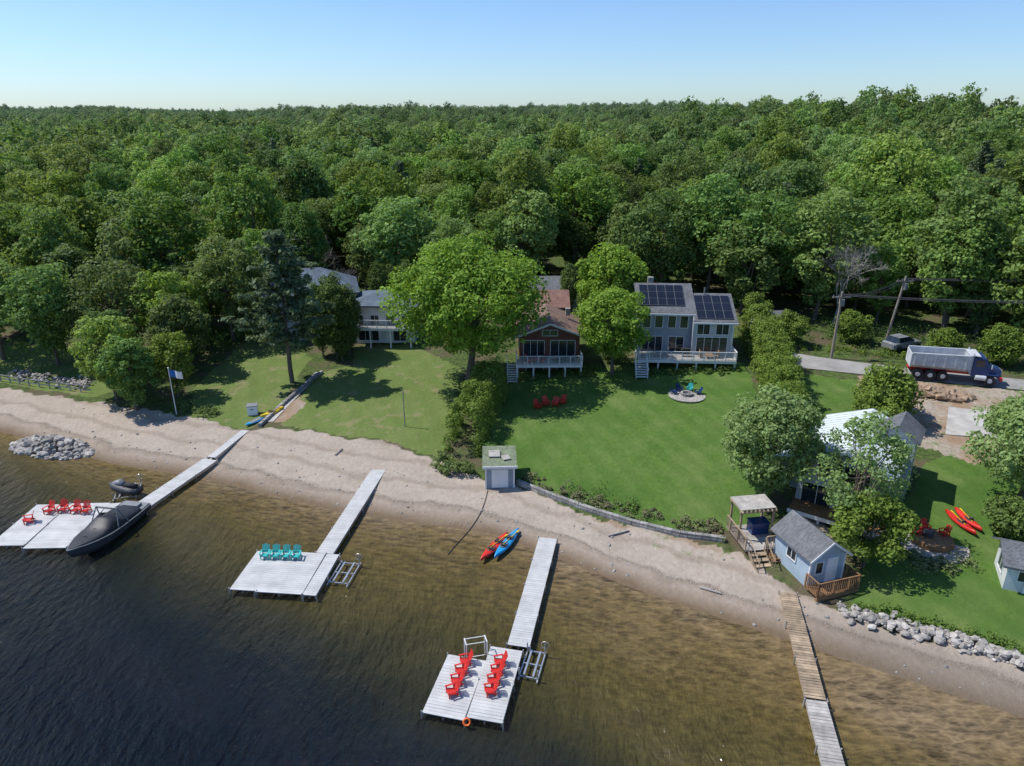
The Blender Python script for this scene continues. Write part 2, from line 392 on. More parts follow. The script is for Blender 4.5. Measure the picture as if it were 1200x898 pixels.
dirtc=mixc(nt,math_(nt,'MULTIPLY',weeds,.6),dirtc,(.12,.17,.05))
def edge(v):
    return mrange(nt,math_(nt,'ADD',v,math_(nt,'MULTIPLY',math_(nt,'SUBTRACT',n3,.5),.9)),.35,.65)
c=mixc(nt,edge(zc.outputs[1]),under,g)
c=mixc(nt,edge(zc.outputs[2]),c,dirtc)
c=mixc(nt,edge(zc.outputs[0]),c,sandc)
nt.links.new(c,b.inputs["Base Color"]); b.inputs["Roughness"].default_value=.95; b.inputs["Specular IOR Level"].default_value=.15
bump(nt,b,math_(nt,'ADD',n3,math_(nt,'ADD',n2,math_(nt,'MULTIPLY',fp,.8))),.7,.07)
me.materials.append(m); link(bpy.data.objects.new("ground",me))

# ------------------------------------------------------------ water
wx=axis(-90,70,1.,1500,30); wy=np.concatenate([-60-np.geomspace(2,1500,25)[::-1],np.arange(-60,75,1.),75+np.geomspace(2,120,12)])
WX,WY=np.meshgrid(wx,wy)
keep=(dist(WX,WY)<4); kf=keep[:-1,:-1]|keep[1:,1:]|keep[:-1,1:]|keep[1:,:-1]
me=gridmesh("water",np.stack([WX,WY,np.zeros_like(WX)],-1).reshape(-1,3),gridF(WX)[kf.ravel()])
dp=-dist(WX,WY); dp=dp+.17*np.clip(-WX,-20,60)*(dp>-3)*np.clip(dp/5,0,1)
me.attributes.new("deep",'FLOAT','POINT').data.foreach_set("value",dp.astype(np.float32).ravel())
m,nt,b=newmat("water")
geo=N(nt,"ShaderNodeNewGeometry").outputs["Position"]
dv=N(nt,"ShaderNodeAttribute",{'attribute_name':'deep'}).outputs["Fac"]
na=noise(nt,geo,.12,5,.6)
d2=math_(nt,'ADD',dv,math_(nt,'MULTIPLY',math_(nt,'SUBTRACT',na,.5),9))
d3=math_(nt,'MULTIPLY',d2,1/26.)
col=ramp(nt,d3,[(0,(.15,.108,.058)),(.07,(.113,.080,.032)),(.22,(.084,.063,.019)),(.42,(.050,.042,.012)),(.56,(.019,.021,.011)),(.68,(.005,.010,.013)),(.9,(.002,.006,.013))])
mp=N(nt,"ShaderNodeMapping",None,Vector=geo); mp.inputs["Rotation"].default_value=(0,0,.42); mp.inputs["Scale"].default_value=(.55,1.5,1)
rip=noise(nt,mp.outputs[0],1.9,3,.6); rip2=noise(nt,mp.outputs[0],.5,4,.6)
vo=N(nt,"ShaderNodeTexVoronoi",{'feature':'DISTANCE_TO_EDGE'},Vector=N(nt,"ShaderNodeVectorMath",{'operation':'ADD'},i0=mp.outputs[0],i1=N(nt,"ShaderNodeVectorMath",{'operation':'SCALE'},i0=N(nt,"ShaderNodeTexNoise",None,Vector=mp.outputs[0],Scale=1.5).outputs["Color"]).outputs[0]).outputs[0],Scale=1.7).outputs[0]
bw=math_(nt,'SINE',math_(nt,'ADD',math_(nt,'MULTIPLY',dv,8),math_(nt,'MULTIPLY',rip2,24)))
k=mrange(nt,d3,.02,.62,1.,0.)
mod=math_(nt,'ADD',math_(nt,'MULTIPLY',mrange(nt,rip,.35,.65,-1,1),.34),math_(nt,'ADD',math_(nt,'MULTIPLY',bw,.16),math_(nt,'MULTIPLY',mrange(nt,rip2,.35,.65,-1,1),.22)))
mod=math_(nt,'ADD',mod,mrange(nt,vo,0,.16,.38,-.05))  # bright caustic-like net painted into the water colour of the shallows
mod=math_(nt,'MULTIPLY_ADD',mod,k,1.)
cs=N(nt,"ShaderNodeVectorMath",{'operation':'SCALE'},i0=col); nt.links.new(mod,cs.inputs["Scale"])
nt.links.new(cs.outputs[0],b.inputs["Base Color"])
b.inputs["Roughness"].default_value=.05; b.inputs["IOR"].default_value=1.33; b.inputs["Specular IOR Level"].default_value=.42
mp2=N(nt,"ShaderNodeMapping",None,Vector=geo); mp2.inputs["Rotation"].default_value=(0,0,-.5); mp2.inputs["Scale"].default_value=(2.0,.8,1)
wv=math_(nt,'ADD',noise(nt,mp2.outputs[0],1.15,5,.6),math_(nt,'MULTIPLY',noise(nt,mp2.outputs[0],.35,2),.8))
bp=N(nt,"ShaderNodeBump",None,Distance=.9,Height=wv); nt.links.new(mrange(nt,d3,.02,.65,.10,.9),bp.inputs["Strength"])
nt.links.new(bp.outputs[0],b.inputs["Normal"])
me.materials.append(m); link(bpy.data.objects.new("water",me))

# ------------------------------------------------------------ draped flat surfaces
def drape(name,poly,mt,dz=.03,step=1.):
    import bmesh
    bm=bmesh.new(); bm.faces.new([bm.verts.new((x,y,0)) for x,y in poly])
    xs=[p[0] for p in poly];ys=[p[1] for p in poly]
    for c in np.arange(min(xs),max(xs),step): bmesh.ops.bisect_plane(bm,geom=bm.verts[:]+bm.edges[:]+bm.faces[:],plane_co=(c,0,0),plane_no=(1,0,0))
    for c in np.arange(min(ys),max(ys),step): bmesh.ops.bisect_plane(bm,geom=bm.verts[:]+bm.edges[:]+bm.faces[:],plane_co=(0,c,0),plane_no=(0,1,0))
    for v in bm.verts: v.co.z=H(v.co.x,v.co.y)+dz
    me=bpy.data.meshes.new(name); bm.to_mesh(me); bm.free(); me.materials.append(mt); return link(bpy.data.objects.new(name,me))
drape("driveway",[(28.6,70.2),(30,74.2),(33,72.4),(36.5,70.6),(41,68.6),(52,64.4),(70,58),(70,54.5),(52,61.3),(40.5,65.4),(35.2,67.6)],M_asph,.07)
drape("concrete_pad",[(37.2,54.5),(40.3,59.5),(44.8,57.8),(42.5,53.2)],M_concrete,.07)
drape("stone_path",[(-23.3,60.5),(-22.6,60.5),(-20.9,72),(-21.6,72.2)],M_concrete,.05)
# ------------------------------------------------------------ chairs
def chairmesh(name,mt):
    b=MB()
    for i in range(4): b.box((0,-.27+i*.14,.36-i*.03),(.54,.125,.03),rx=-.2)
    for i in range(5):
        x=(i-2)*.105; hh=.78-abs(i-2)*.05
        b.box((x*1.15,.27+.13,.28+hh/2),(.095,.028,hh),rx=-.38,ry=(i-2)*.045)
    for s in(-1,1):
        b.box((s*.34,-.03,.56),(.13,.72,.03),rx=-.03)
        b.box((s*.31,-.3,.28),(.05,.09,.56)); b.box((s*.29,.08,.22),(.04,.78,.10),rx=-.33); b.box((s*.31,.3,.27),(.05,.08,.55))
    b.box((0,.33,.5),(.62,.04,.07)); b.box((0,-.35,.33),(.56,.03,.12))
    me=b.obj(name,mt); d=me.data; bpy.data.objects.remove(me); return d
CH_R=chairmesh("adirondack_red",M_red); CH_T=chairmesh("adirondack_teal",M_teal); CH_B=chairmesh("adirondack_navy",M_cabblue)
def chair(x,y,z,rz,me=CH_R,s=1.):
    o=bpy.data.objects.new("adirondack_chair",me); o.location=(x,y,z); o.rotation_euler=(0,0,rz); o.scale=(s,s,s); link(o)
# ------------------------------------------------------------ docks
DZ=.45
def planks(mb,A,B,w,z,pl=.2,gap=.014,th=.045):
    A=Vector((*A,z));B=Vector((*B,z));d=B-A;L=d.length;n=max(1,int(L/pl));d.normalize();ang=math.atan2(d.y,d.x)
    for i in range(n):
        c=A+d*((i+.5)*L/n); g=gap if (i+1)%6 else gap*2.4
        mb.box(c,(L/n-g,w,th),rz=ang)
def frame(mb,A,B,w,z):
    A=Vector((*A,z-.12));B=Vector((*B,z-.12));d=(B-A).normalized();x=Vector((-d.y,d.x,0))
    for s in(-1,0,1): mb.beam(A+x*s*(w/2-.04),B+x*s*(w/2-.04),.06,.17)
def legs(mb,A,B,w,z,step=3.,up=.12):
    A=Vector((*A,0));B=Vector((*B,0));d=(B-A);L=d.length;d.normalize();x=Vector((-d.y,d.x,0));n=max(1,round(L/step))
    for i in range(n+1):
        for s in(-1,1):
            p=A+d*(L*i/n)+x*s*(w/2+.04); zb=min(-.1,H(p.x,p.y)); mb.cyl((p.x,p.y,zb-.1),(p.x,p.y,z+up),.035)
def dock(name,segs,mt=M_dockg,pl=.2,gap=.009):
    e=empty(name,(segs[0][0][0],segs[0][0][1],0))
    for i,(A,B,w,z) in enumerate(segs):
        m=MB();planks(m,A,B,w,z,pl,gap);m.obj("deck_boards_%d"%(i+1),mt,e,world=True)
        m=MB();frame(m,A,B,w,z-.02);m.obj("frame_%d"%(i+1),M_alu if mt is M_dockg else mt,e,world=True)
        m=MB();legs(m,A,B,w,z);m.obj("legs_%d"%(i+1),M_alu,e,world=True)
    return e
d1=dock("boat_dock",[((-24.7,59.4),(-25.7,53.6),.75,.62),((-25.8,53.5),(-28.0,45.6),1.35,DZ),((-32.0,46.3),(-31.8,40.4),2.9,DZ),((-34.7,46.1),(-34.6,40.7),2.4,DZ)])
m=MB();planks(m,(-28.0,45.9),(-30.5,45.6),1.3,DZ-.004);m.obj("link_deck",M_dockg,d1,world=True)
d2=dock("boat_dock",[((-10.7,54.6),(-12.6,39.8),1.2,DZ),((-14.0,39.9),(-14.4,35.6),3.0,DZ+.01),((-16.35,40.0),(-16.7,35.9),1.7,DZ),((-12.0,39.7),(-12.45,35.4),.85,DZ)])
d3=dock("boat_dock",[((2.5,41.6),(.35,31.0),1.25,DZ),((-.3,30.8),(-1.35,25.9),1.8,DZ+.01),((-2.45,30.2),(-3.4,26.2),2.15,DZ-.06)])
d4=dock("wooden_dock",[((17.0,35.6),(15.3,27.2),1.0,DZ+.05)],M_dockw,.2,.02)
m=MB();planks(m,(15.28,27.1),(14.2,21.5),1.0,DZ+.05);m.obj("outer_deck",M_dockgw,d4,world=True)
m=MB();frame(m,(15.28,27.1),(14.2,21.5),1.,DZ);m.obj("outer_frame",M_dockgw,d4,world=True)
m=MB();legs(m,(15.28,27.1),(14.2,21.5),1.,DZ);m.obj("outer_legs",M_dockgw,d4,world=True)
for x,y,r in[(-34.9,43.6,-1.1),(-34.2,44.9,-.2),(-33.3,45.1,.1),(-32.3,45.0,0),(-31.5,44.9,.1)]: chair(x,y,DZ+.025,r,s=.82)
for x in(-16.4,-15.7,-15.0,-14.3): chair(x,39.3-.05*(x+16),DZ+.033,.02,CH_T,.78)
for i in range(4):
    t=i/3; chair(-2.5-.55*t,29.75-2.15*t,DZ-.035,-1.25+.1*(i%2),s=.74); chair(-.65-.45*t,29.6-2.0*t,DZ+.033,-1.3+.08*(i%3),s=.74)
e=empty("dock_ladder",(-2.2,31.2,0));m=MB()
for x0,y0 in((-2.6,30.6),(-1.5,30.85)):
    m.cyl((x0,y0,-.6),(x0,y0,1.35),.03); m.cyl((x0,y0,1.35),(x0+.15,y0-.5,1.35),.03); m.cyl((x0+.15,y0-.5,1.35),(x0+.15,y0-.5,.4),.03)
for z in(-.3,0,.9,1.3): m.cyl((-2.6,30.6,z),(-1.5,30.85,z),.025)
m.obj("rails",M_white,e,world=True)
m=MB();m.torus((-2.2,25.85,.42),.16,.05,mat3=Euler((1.0,0,0)).to_matrix());m.obj("life_ring",M_orange,smooth=True)
def lift(name,x,y,rz,l=2.6,w=1.3):
    e=empty(name,(x,y,0),rz);m=MB()
    for sx in(-1,1):
        m.beam((sx*w/2,-l/2,.15),(sx*w/2,l/2,.15),.07,.07)
        for sy in(-1,1): m.cyl((sx*w/2,sy*l/2*.8,-.9),(sx*w/2,sy*l/2*.8,.75),.04)
        m.beam((sx*w/4,-l/2*.8,.3),(sx*w/4,l/2*.8,.3),.10,.05)
    for sy in(-1,0,1): m.beam((-w/2,sy*l/2*.8,.2),(w/2,sy*l/2*.8,.2),.07,.07)
    m.obj("frame",M_alu,e)
    m=MB();m.torus((w/2,l*.4,.8),.22,.02,mat3=Euler((math.pi/2,0,0)).to_matrix());m.cyl((w/2,l*.4-.03,.8),(w/2,l*.4+.03,.8),.05);m.obj("winch_wheel",M_alu,e)
lift("boat_lift",-10.9,38.0,-.15); lift("boat_lift",1.1,29.9,-.25,2.4,1.0)
lift("boat_lift",-30.4,48.6,.3,2.6,1.6)
# ------------------------------------------------------------ boats
def ringpts(y,w,z0,z1,n=12,pw=.8):
    r=[]
    for i in range(n):
        a=2*math.pi*i/n; c,s=math.cos(a),math.sin(a)
        r.append((w*math.copysign(abs(c)**pw,c),y,(z0+z1)/2+(z1-z0)/2*math.copysign(abs(s)**pw,s)))
    return r
def motorboat(x,y,rz):
    e=empty("covered_motorboat",(x,y,.1),rz)
    S=[(-3.2,1.10,-.2,.62),(-2.,1.16,-.28,.64),(0,1.18,-.3,.7),(1.2,1.12,-.25,.78),(2.1,.9,-.15,.86),(2.9,.55,.05,.94),(3.5,.2,.35,1.02),(3.8,.02,.75,1.06)]
    m=MB();R=[]
    for (yy,w,k,s) in S: R.append([(-w,yy,s),(-w*.94,yy,(k+s)/2),(-w*.6,yy,k+.12),(0,yy,k),(w*.6,yy,k+.12),(w*.94,yy,(k+s)/2),(w,yy,s)])
    m.loft(R,closed=True);m.obj("hull",M_dark,e)
    m=MB()
    for s_ in(-1,1):
        for a,b_ in zip(S[:-1],S[1:]): m.beam((s_*(a[1]+.01),a[0],a[3]),(s_*(b_[1]+.01),b_[0],b_[3]),.05,.05)
    m.obj("rub_rail",M_grey,e)
    C=[(-2.2,1.08,.68,.92),(-1.4,1.1,.68,1.0),(-.5,1.1,.7,1.12),(0,1.0,.72,1.45),(.45,.95,.75,1.5),(.9,.98,.78,1.16),(1.5,.95,.81,1.04),(2.3,.76,.88,1.08),(3.0,.42,.95,1.06),(3.45,.14,1.0,1.04)]
    m=MB();R=[]
    for yy,w,a,t in C: R.append([(w*math.cos(q),yy,a+(t-a)*math.sin(q)**.7) for q in np.linspace(0,math.pi,11)])
    m.loft(R,closed=False,caps=False);m.obj("cover",M_black,e,smooth=True)
    m=MB();m.box((0,-2.75,.66),(2.0,.95,.06));m.box((0,-2.6,.78),(1.2,.55,.2));m.box((0,-3.45,.3),(1.8,.55,.06));m.obj("stern_deck",M_grey,e)
    m=MB()
    for k_ in(-.9,1.2,2.1): 
        for s_ in(-1,1): m.beam((0,k_,1.13),(s_*1.0,k_,.82),.05,.02)
    m.obj("cover_straps",M_dark,e)
    m=MB();
    for s_ in(-1,1): m.cyl((s_*1.08,-.7,.7),(s_*.8,-.2,2.0),.045); m.cyl((s_*1.08,.3,.75),(s_*.8,-.2,2.0),.04)
    m.cyl((-.8,-.2,2.0),(.8,-.2,2.0),.045);m.cyl((-.8,-.2,1.9),(.8,-.2,1.9),.03);m.obj("wakeboard_tower",M_grey,e)
    m=MB()
    for yy in(-2,0,1.3): m.cyl((1.26,yy,.55),(1.26,yy,.1),.09)
    m.obj("fenders",M_white,e)
motorboat(-28.7,42.8,math.pi-.16)
def kayak(name,x,y,rz,mt,L=3.0,w=.36,cock=True,z=None,tilt=0):
    z=H(x,y) if z is None else z
    e=empty(name,(x,y,z+.02),rz); e.rotation_euler=(0,tilt,rz)
    m=MB();R=[]
    for t in np.linspace(-1,1,13):
        ww=max(.02,w*(1-abs(t)**2.2)); up=.1*abs(t)**3; R.append(ringpts(t*L/2,ww,.02+up,.3+up*1.2 if abs(t)<.98 else .2+up,12,.75))
    m.loft(R);m.obj("hull",mt,e,smooth=True)
    if cock:
        for yy in([-.45,.55] if L>3.2 else [-.1]):
            m=MB();m.torus((0,yy,.31),.22,.03,n=16,m=6,mat3=Matrix(((1,0,0),(0,1.6,0),(0,0,1))));m.obj("cockpit_rim",M_dark,e,smooth=True)
            m=MB();m.cyl((0,yy,.28),(0,yy,.312),.2,.2,14);m.obj("cockpit",M_rubber,e);m=MB();m.box((0,yy-.2,.38),(.3,.05,.2),rx=.2);m.obj("seat_back",M_dark,e)
        m=MB();m.beam((-.1,-.2*L,.34),(.15,.33*L,.34),.03,.03);m.box((.16,.36*L,.34),(.1,.3,.02),rz=-.1);m.obj("paddle",M_yellow,e)
kayak("kayak",-1.2,40.9,-.5,M_red,3.7,z=.08); kayak("kayak",-.35,41.3,-.44,M_cyan,3.9,z=.08)
def board(name,x,y,rz,mt,L=3.1,w=.38):
    e=empty(name,(x,y,H(x,y)+.03),rz);m=MB();R=[]
    for t in np.linspace(-1,1,13): R.append(ringpts(t*L/2,max(.04,w*(1-abs(t)**3)),.0+.06*t**4,.12+.06*t**4,10,.7))
    m.loft(R);m.obj("hull",mt,e,smooth=True);m=MB();m.box((0,-.3,.135),(w*1.3,1.2,.012));m.obj("deck_pad",M_grey,e)
    m=MB();m.box((0,-L*.42,-.03+.06),(.02,.2,.12));m.obj("fin",M_dark,e)
kayak("kayak",-23.2,62.2,-.55,M_yellow,2.9,.34); board("paddle_board",-24.2,60.9,-.5,M_cyan,3.0)
kayak("kayak",31.2,42.0,.1,M_redp,3.1,.33); kayak("kayak",31.9,42.3,.05,M_red,2.9,.3)
def jetski(x,y,rz,z=.3):
    e=empty("personal_watercraft",(x,y,z),rz);m=MB();R=[]
    for yy,w,a,t in[(-1.3,.48,0,.45),(-.6,.55,-.05,.5),(.3,.55,-.05,.6),(1.,.4,.05,.65),(1.45,.12,.3,.6)]: R.append(ringpts(yy,w,a,t,12,.7))
    m.loft(R);m.obj("hull",M_dark,e,smooth=True)
    m=MB();m.loft([ringpts(yy,w,.4,t,10,.8) for yy,w,t in[(-1.1,.2,.75),(-.3,.24,.8),(0,.2,.7)]]);m.obj("seat",M_rubber,e,smooth=True)
    m=MB();m.loft([ringpts(yy,w,.4,t,10,.8) for yy,w,t in[(.05,.25,.8),(.5,.3,.95),(1.,.2,.75)]]);m.cyl((-.35,.15,1.02),(.35,.15,1.02),.03);m.obj("cowling",M_grey,e,smooth=True)
jetski(-30.4,48.4,1.3)
# ------------------------------------------------------------ houses
def gable(mb,x0,x1,y0,y1,z,rh,ov=.4,th=.14,along='x'):
    if along=='x':
        ym=(y0+y1)/2; hw=(y1-y0)/2; sl=rh/hw; a=y0-ov;b_=y1+ov; za=z-ov*sl
        for X0,X1 in((x0-ov,x1+ov),):
            for (ya,zz,yb,zb) in((a,za,ym,z+rh),(b_,za,ym,z+rh)):
                vs=[(X0,ya,zz),(X1,ya,zz),(X1,yb,zb),(X0,yb,zb),(X0,ya,zz+th),(X1,ya,zz+th),(X1,yb,zb+th),(X0,yb,zb+th)]
                mb.add(vs,[(0,1,2,3),(4,7,6,5),(0,4,5,1),(1,5,6,2),(3,2,6,7),(0,3,7,4)])
    else:
        xm=(x0+x1)/2; hw=(x1-x0)/2; sl=rh/hw; a=x0-ov;b_=x1+ov; za=z-ov*sl
        for (xa,zz,xb,zb) in((a,za,xm,z+rh),(b_,za,xm,z+rh)):
            vs=[(xa,y0-ov,zz),(xa,y1+ov,zz),(xb,y1+ov,zb),(xb,y0-ov,zb),(xa,y0-ov,zz+th),(xa,y1+ov,zz+th),(xb,y1+ov,zb+th),(xb,y0-ov,zb+th)]
            mb.add(vs,[(0,1,2,3),(4,7,6,5),(0,4,5,1),(1,5,6,2),(3,2,6,7),(0,3,7,4)])
def walls(mb,x0,x1,y0,y1,z0,z,rh=0,along='x'):
    mb.box(((x0+x1)/2,(y0+y1)/2,(z0+z)/2),(x1-x0,y1-y0,z-z0))
    if rh:
        e=.01
        if along=='x':
            ym=(y0+y1)/2
            for x in(x0,x1-.1): mb.add([(x,y0,z+e),(x,y1,z+e),(x,ym,z+rh),(x+.1,y0,z+e),(x+.1,y1,z+e),(x+.1,ym,z+rh)],[(0,2,1),(3,4,5),(0,3,5,2),(1,2,5,4),(0,1,4,3)])
        else:
            xm=(x0+x1)/2
            for y in(y0,y1-.1): mb.add([(x0,y,z+e),(x1,y,z+e),(xm,y,z+rh),(x0,y+.1,z+e),(x1,y+.1,z+e),(xm,y+.1,z+rh)],[(0,1,2),(3,5,4),(0,3,4,1),(1,4,5,2),(0,2,5,3)])
def hip(mb,x0,x1,y0,y1,z,rh,ov=.5,th=.15):
    x0-=ov;x1+=ov;y0-=ov;y1+=ov;w=x1-x0;d=y1-y0;k=min(w,d)/2*.98
    if w>=d: r0=(x0+k,(y0+y1)/2,z+rh);r1=(x1-k,(y0+y1)/2,z+rh)
    else: r0=((x0+x1)/2,y0+k,z+rh);r1=((x0+x1)/2,y1-k,z+rh)
    v=[(x0,y0,z),(x1,y0,z),(x1,y1,z),(x0,y1,z),(x0,y0,z-th),(x1,y0,z-th),(x1,y1,z-th),(x0,y1,z-th),r0,r1]
    fs=[(4,7,6,5),(0,4,5,1),(1,5,6,2),(2,6,7,3),(3,7,4,0)]
    fs+= [(0,1,9,8),(1,2,9),(2,3,8,9),(3,0,8)] if w>=d else [(0,1,8),(1,2,9,8),(2,3,9),(3,0,8,9)]
    mb.add(v,fs)
def win(F_,G,x,y,z,w,hh,face='-y',mull=1):
    t=.05
    if face=='-y':
        F_.box((x,y-.03,z+hh/2+t/2),(w+2*t,.07,t)); F_.box((x,y-.03,z-hh/2-t/2),(w+2*t,.09,t))
        for s in(-1,1): F_.box((x+s*(w/2+t/2),y-.03,z),(t,.07,hh))
        for i in range(1,mull): F_.box((x-w/2+w*i/mull,y-.028,z),(t*.8,.065,hh))
        G.box((x,y-.012,z),(w,.03,hh))
    else:
        s0=-1 if face=='-x' else 1
        F_.box((x+s0*.03,y,z+hh/2+t/2),(.07,w+2*t,t)); F_.box((x+s0*.03,y,z-hh/2-t/2),(.09,w+2*t,t))
        for s in(-1,1): F_.box((x+s0*.03,y+s*(w/2+t/2),z),(.07,t,hh))
        for i in range(1,mull): F_.box((x+s0*.028,y-w/2+w*i/mull,z),(.065,t*.8,hh))
        G.box((x+s0*.012,y,z),(.03,w,hh))
def railing(mb,pts,z,hh=.95,step=.14):
    for (a,b_) in zip(pts[:-1],pts[1:]):
        A=Vector((*a,0));B=Vector((*b_,0));L=(B-A).length
        mb.beam((*a,z+hh),(*b_,z+hh),.08,.05); mb.beam((*a,z+.1),(*b_,z+.1),.05,.05)
        n=max(1,int(L/step))
        for i in range(n+1):
            p=A.lerp(B,i/n); big=i%8==0; w=.09 if big else .03; mb.box((p.x,p.y,z+hh/2),(w,w,hh))
def deck(e,x0,x1,y0,y1,z,zg,rail=True,mt=M_dockgw,rm=M_white,posts=4):
    m=MB();n=int((y1-y0)/.15)
    for i in range(n): m.box(((x0+x1)/2,y0+(i+.5)*(y1-y0)/n,z),(x1-x0,(y1-y0)/n-.01,.05))
    m.obj("deck_floor",mt,e)
    m=MB();m.box(((x0+x1)/2,y0-.03,z-.12),(x1-x0+.1,.05,.28));
    for i in range(posts):
        x=x0+.1+(x1-x0-.2)*i/(posts-1); m.box((x,y0+.12,(z+zg)/2-.1),(.15,.15,z-zg-.1))
    m.obj("deck_posts",rm,e)
    if rail: m=MB();railing(m,[(x0,y1),(x0,y0),(x1,y0),(x1,y1)],z+.03);m.obj("deck_railing",rm,e)
def stairs(e,x,y,z0,z1,w,run,axis='-y',mt=M_white,name="stairs"):
    n=max(2,int((z1-z0)/.19));m=MB();dx,dy={'-y':(0,-1),'-x':(-1,0),'+x':(1,0)}[axis]
    for i in range(n):
        t=(i+.5)/n; px=x+dx*run*t;py=y+dy*run*t;z=z1-(z1-z0)*(i+1)/(n+1)
        m.box((px,py,z),(w if dy else run/n+.03,run/n+.03 if dy else w,.05))
    for s in(-1,1):
        ox,oy=(s*w/2,0) if dy else (0,s*w/2)
        m.beam((x+ox,y+oy,z1-.1),(x+ox+dx*run,y+oy+dy*run,z0+.05),.05,.25)
        m.beam((x+ox,y+oy,z1+.9),(x+ox+dx*run,y+oy+dy*run,z0+.95),.06,.05)
        for i in range(0,n+1,1):
            t=i/n; m.box((x+ox+dx*run*t,y+oy+dy*run*t,z1-(z1-z0)*t+.4),(.035,.035,1.0))
    m.obj(name,mt,e)
def furn(mb,x,y,z):
    mb.box((x,y,z+.4),(.9,.9,.05));mb.box((x,y,z+.2),(.08,.08,.36))
    for s in(-1,1): mb.box((x+s*.75,y,z+.3),(.45,.5,.06));mb.box((x+s*.98,y,z+.6),(.05,.5,.6));mb.box((x+s*.75,y,z+.14),(.35,.4,.25))
# --- grey house with solar panels
gz=H(18.5,71)
e=empty("grey_house",(18.6,74.5,gz-.1),-.06)
m=MB();walls(m,-4.7,.9,-1.5,6.5,-1,5.6,2.1);m.obj("left_walls",M_siding,e)
m=MB();walls(m,.92,5.1,-2.6,5.2,-1,5.0,1.9);m.obj("right_walls",M_siding2,e)
m=MB();gable(m,-4.7,.9,-1.5,6.5,5.6,2.1,.35);m.obj("left_roof",M_rgrey,e)
m=MB();gable(m,1.3,5.1,-2.6,5.2,5.0,1.9,.35);m.obj("right_roof",M_rgrey,e)
def panels(e,x0,nx,y0,ny,z0,sl,pw=.95,ph=1.25):
    P=MB();Fm=MB();a=math.atan(sl)
    for i in range(nx):
        for j in range(ny):
            cy=y0+(j+.5)*ph*math.cos(a); cz=z0+(j+.5)*ph*math.sin(a)
            P.box((x0+(i+.5)*pw,cy,cz+.1),(pw-.05,ph-.05,.05),rx=a)
            Fm.box((x0+(i+.5)*pw,cy,cz+.085),(pw-.01,ph-.01,.045),rx=a)
    P.obj("solar_panels",M_solar,e);Fm.obj("solar_frames",M_grey,e)
panels(e,-4.6,5,-.9,3,5.6+.19+.3,2.1/4.0,.95,1.1); panels(e,1.25,4,-2.6,3,5.0+.17,1.9/3.9,.95)
FR=MB();GL=MB()
for x in(-3.9,-2.6,-1.2,.1): win(FR,GL,x,-1.5,4.5,.8,1.3); 
win(FR,GL,-3.2,-1.5,1.9,2.2,1.9,mull=3);win(FR,GL,-.6,-1.5,1.9,1.6,1.9,mull=2)
win(FR,GL,2.0,-2.6,4.1,1.3,1.2,mull=2);win(FR,GL,4.0,-2.6,4.1,1.3,1.2,mull=2);win(FR,GL,3.0,-2.6,2.3,3.2,1.7,mull=4);win(FR,GL,-4.7,1.5,4.2,1.2,1.2,'-x',2)
win(FR,GL,-1.8,-1.5,-.1,2.2,1.2,mull=2)
FR.obj("window_frames",M_white,e);GL.obj("window_glass",M_glass,e)
m=MB();m.box((.9,-2.65,5.0),(.12,.08,.3));m.box((-1.9,-1.95,5.42),(6.2,.1,.16));m.box((3.2,-3.02,4.8),(4.6,.1,.16));m.box((5.12,-2.62,2.3),(.12,.12,4.6));m.box((-4.72,-1.52,2.6),(.12,.12,5.2));m.obj("trim",M_white,e)
deck(e,-4.9,5.3,-4.6,-1.55,1.15,-.3,posts=6)
stairs(e,-4.7,-4.7,-.2,1.15,1.2,2.0,'-y')
m=MB();furn(m,2.6,-3.6,1.15);m.obj("patio_set",M_deck,e)
m=MB();furn(m,-2.6,-3.2,1.15);m.obj("patio_furniture",M_grey,e)
m=MB();m.box((.2,-3.2,1.7),(.9,.55,.5));m.box((.2,-3.2,2.0),(.8,.5,.14));m.obj("barbecue",M_rubber,e)
m=MB();m.box((-3.2,3.0,8.0),(.6,.6,.8));m.obj("chimney",M_block,e)
m=MB()
for x,y in((-2,4.5),(2.5,2.6)): m.cyl((x,y-1.5,6.8),(x,y-1.5,7.7),.07)
m.obj("roof_vents",M_grey,e)
# --- brown house
gz=H(4,71)
e=empty("brown_house",(4.0,74.0,gz-.1),.02)
m=MB();walls(m,-3.2,3.2,-2.5,4.5,-1,4.1,1.25,'y');m.obj("walls",M_brown,e)
m=MB();gable(m,-3.2,3.2,-2.5,4.5,4.1,1.25,.65,.16,'y');m.obj("roof",M_rbrown,e)
m=MB()
for s in(-1,1): m.beam((s*3.85,-3.18,3.93),(0,-3.18,5.43),.04,.2)
m.obj("fascia",M_whitesid,e)
FR=MB();GL=MB();win(FR,GL,-1.7,-2.5,2.6,2.2,1.7,mull=3);win(FR,GL,1.4,-2.5,2.5,2.6,1.9,mull=3);win(FR,GL,0,-2.5,4.3,1.6,.6,mull=2);win(FR,GL,-1.6,-2.5,.3,1.8,1.3,mull=2);win(FR,GL,1.6,-2.5,.1,1.5,1.8,mull=2);win(FR,GL,-3.2,0,2.5,1.2,1.2,'-x',2)
FR.obj("window_frames",M_white,e);GL.obj("window_glass",M_glass,e)
deck(e,-3.6,3.3,-4.6,-2.55,1.4,-.2,posts=5);stairs(e,-4.1,-3.8,-.2,1.4,1.0,.1+1.8,'-y')
m=MB();m.box((2.3,2,5.4),(.5,.5,.8));m.obj("chimney",M_block,e)
m=MB();furn(m,-1.6,-3.7,1.4);m.obj("deck_chairs",M_red,e)
m=MB();furn(m,1.5,-3.7,1.4);m.obj("deck_table",M_dark,e)
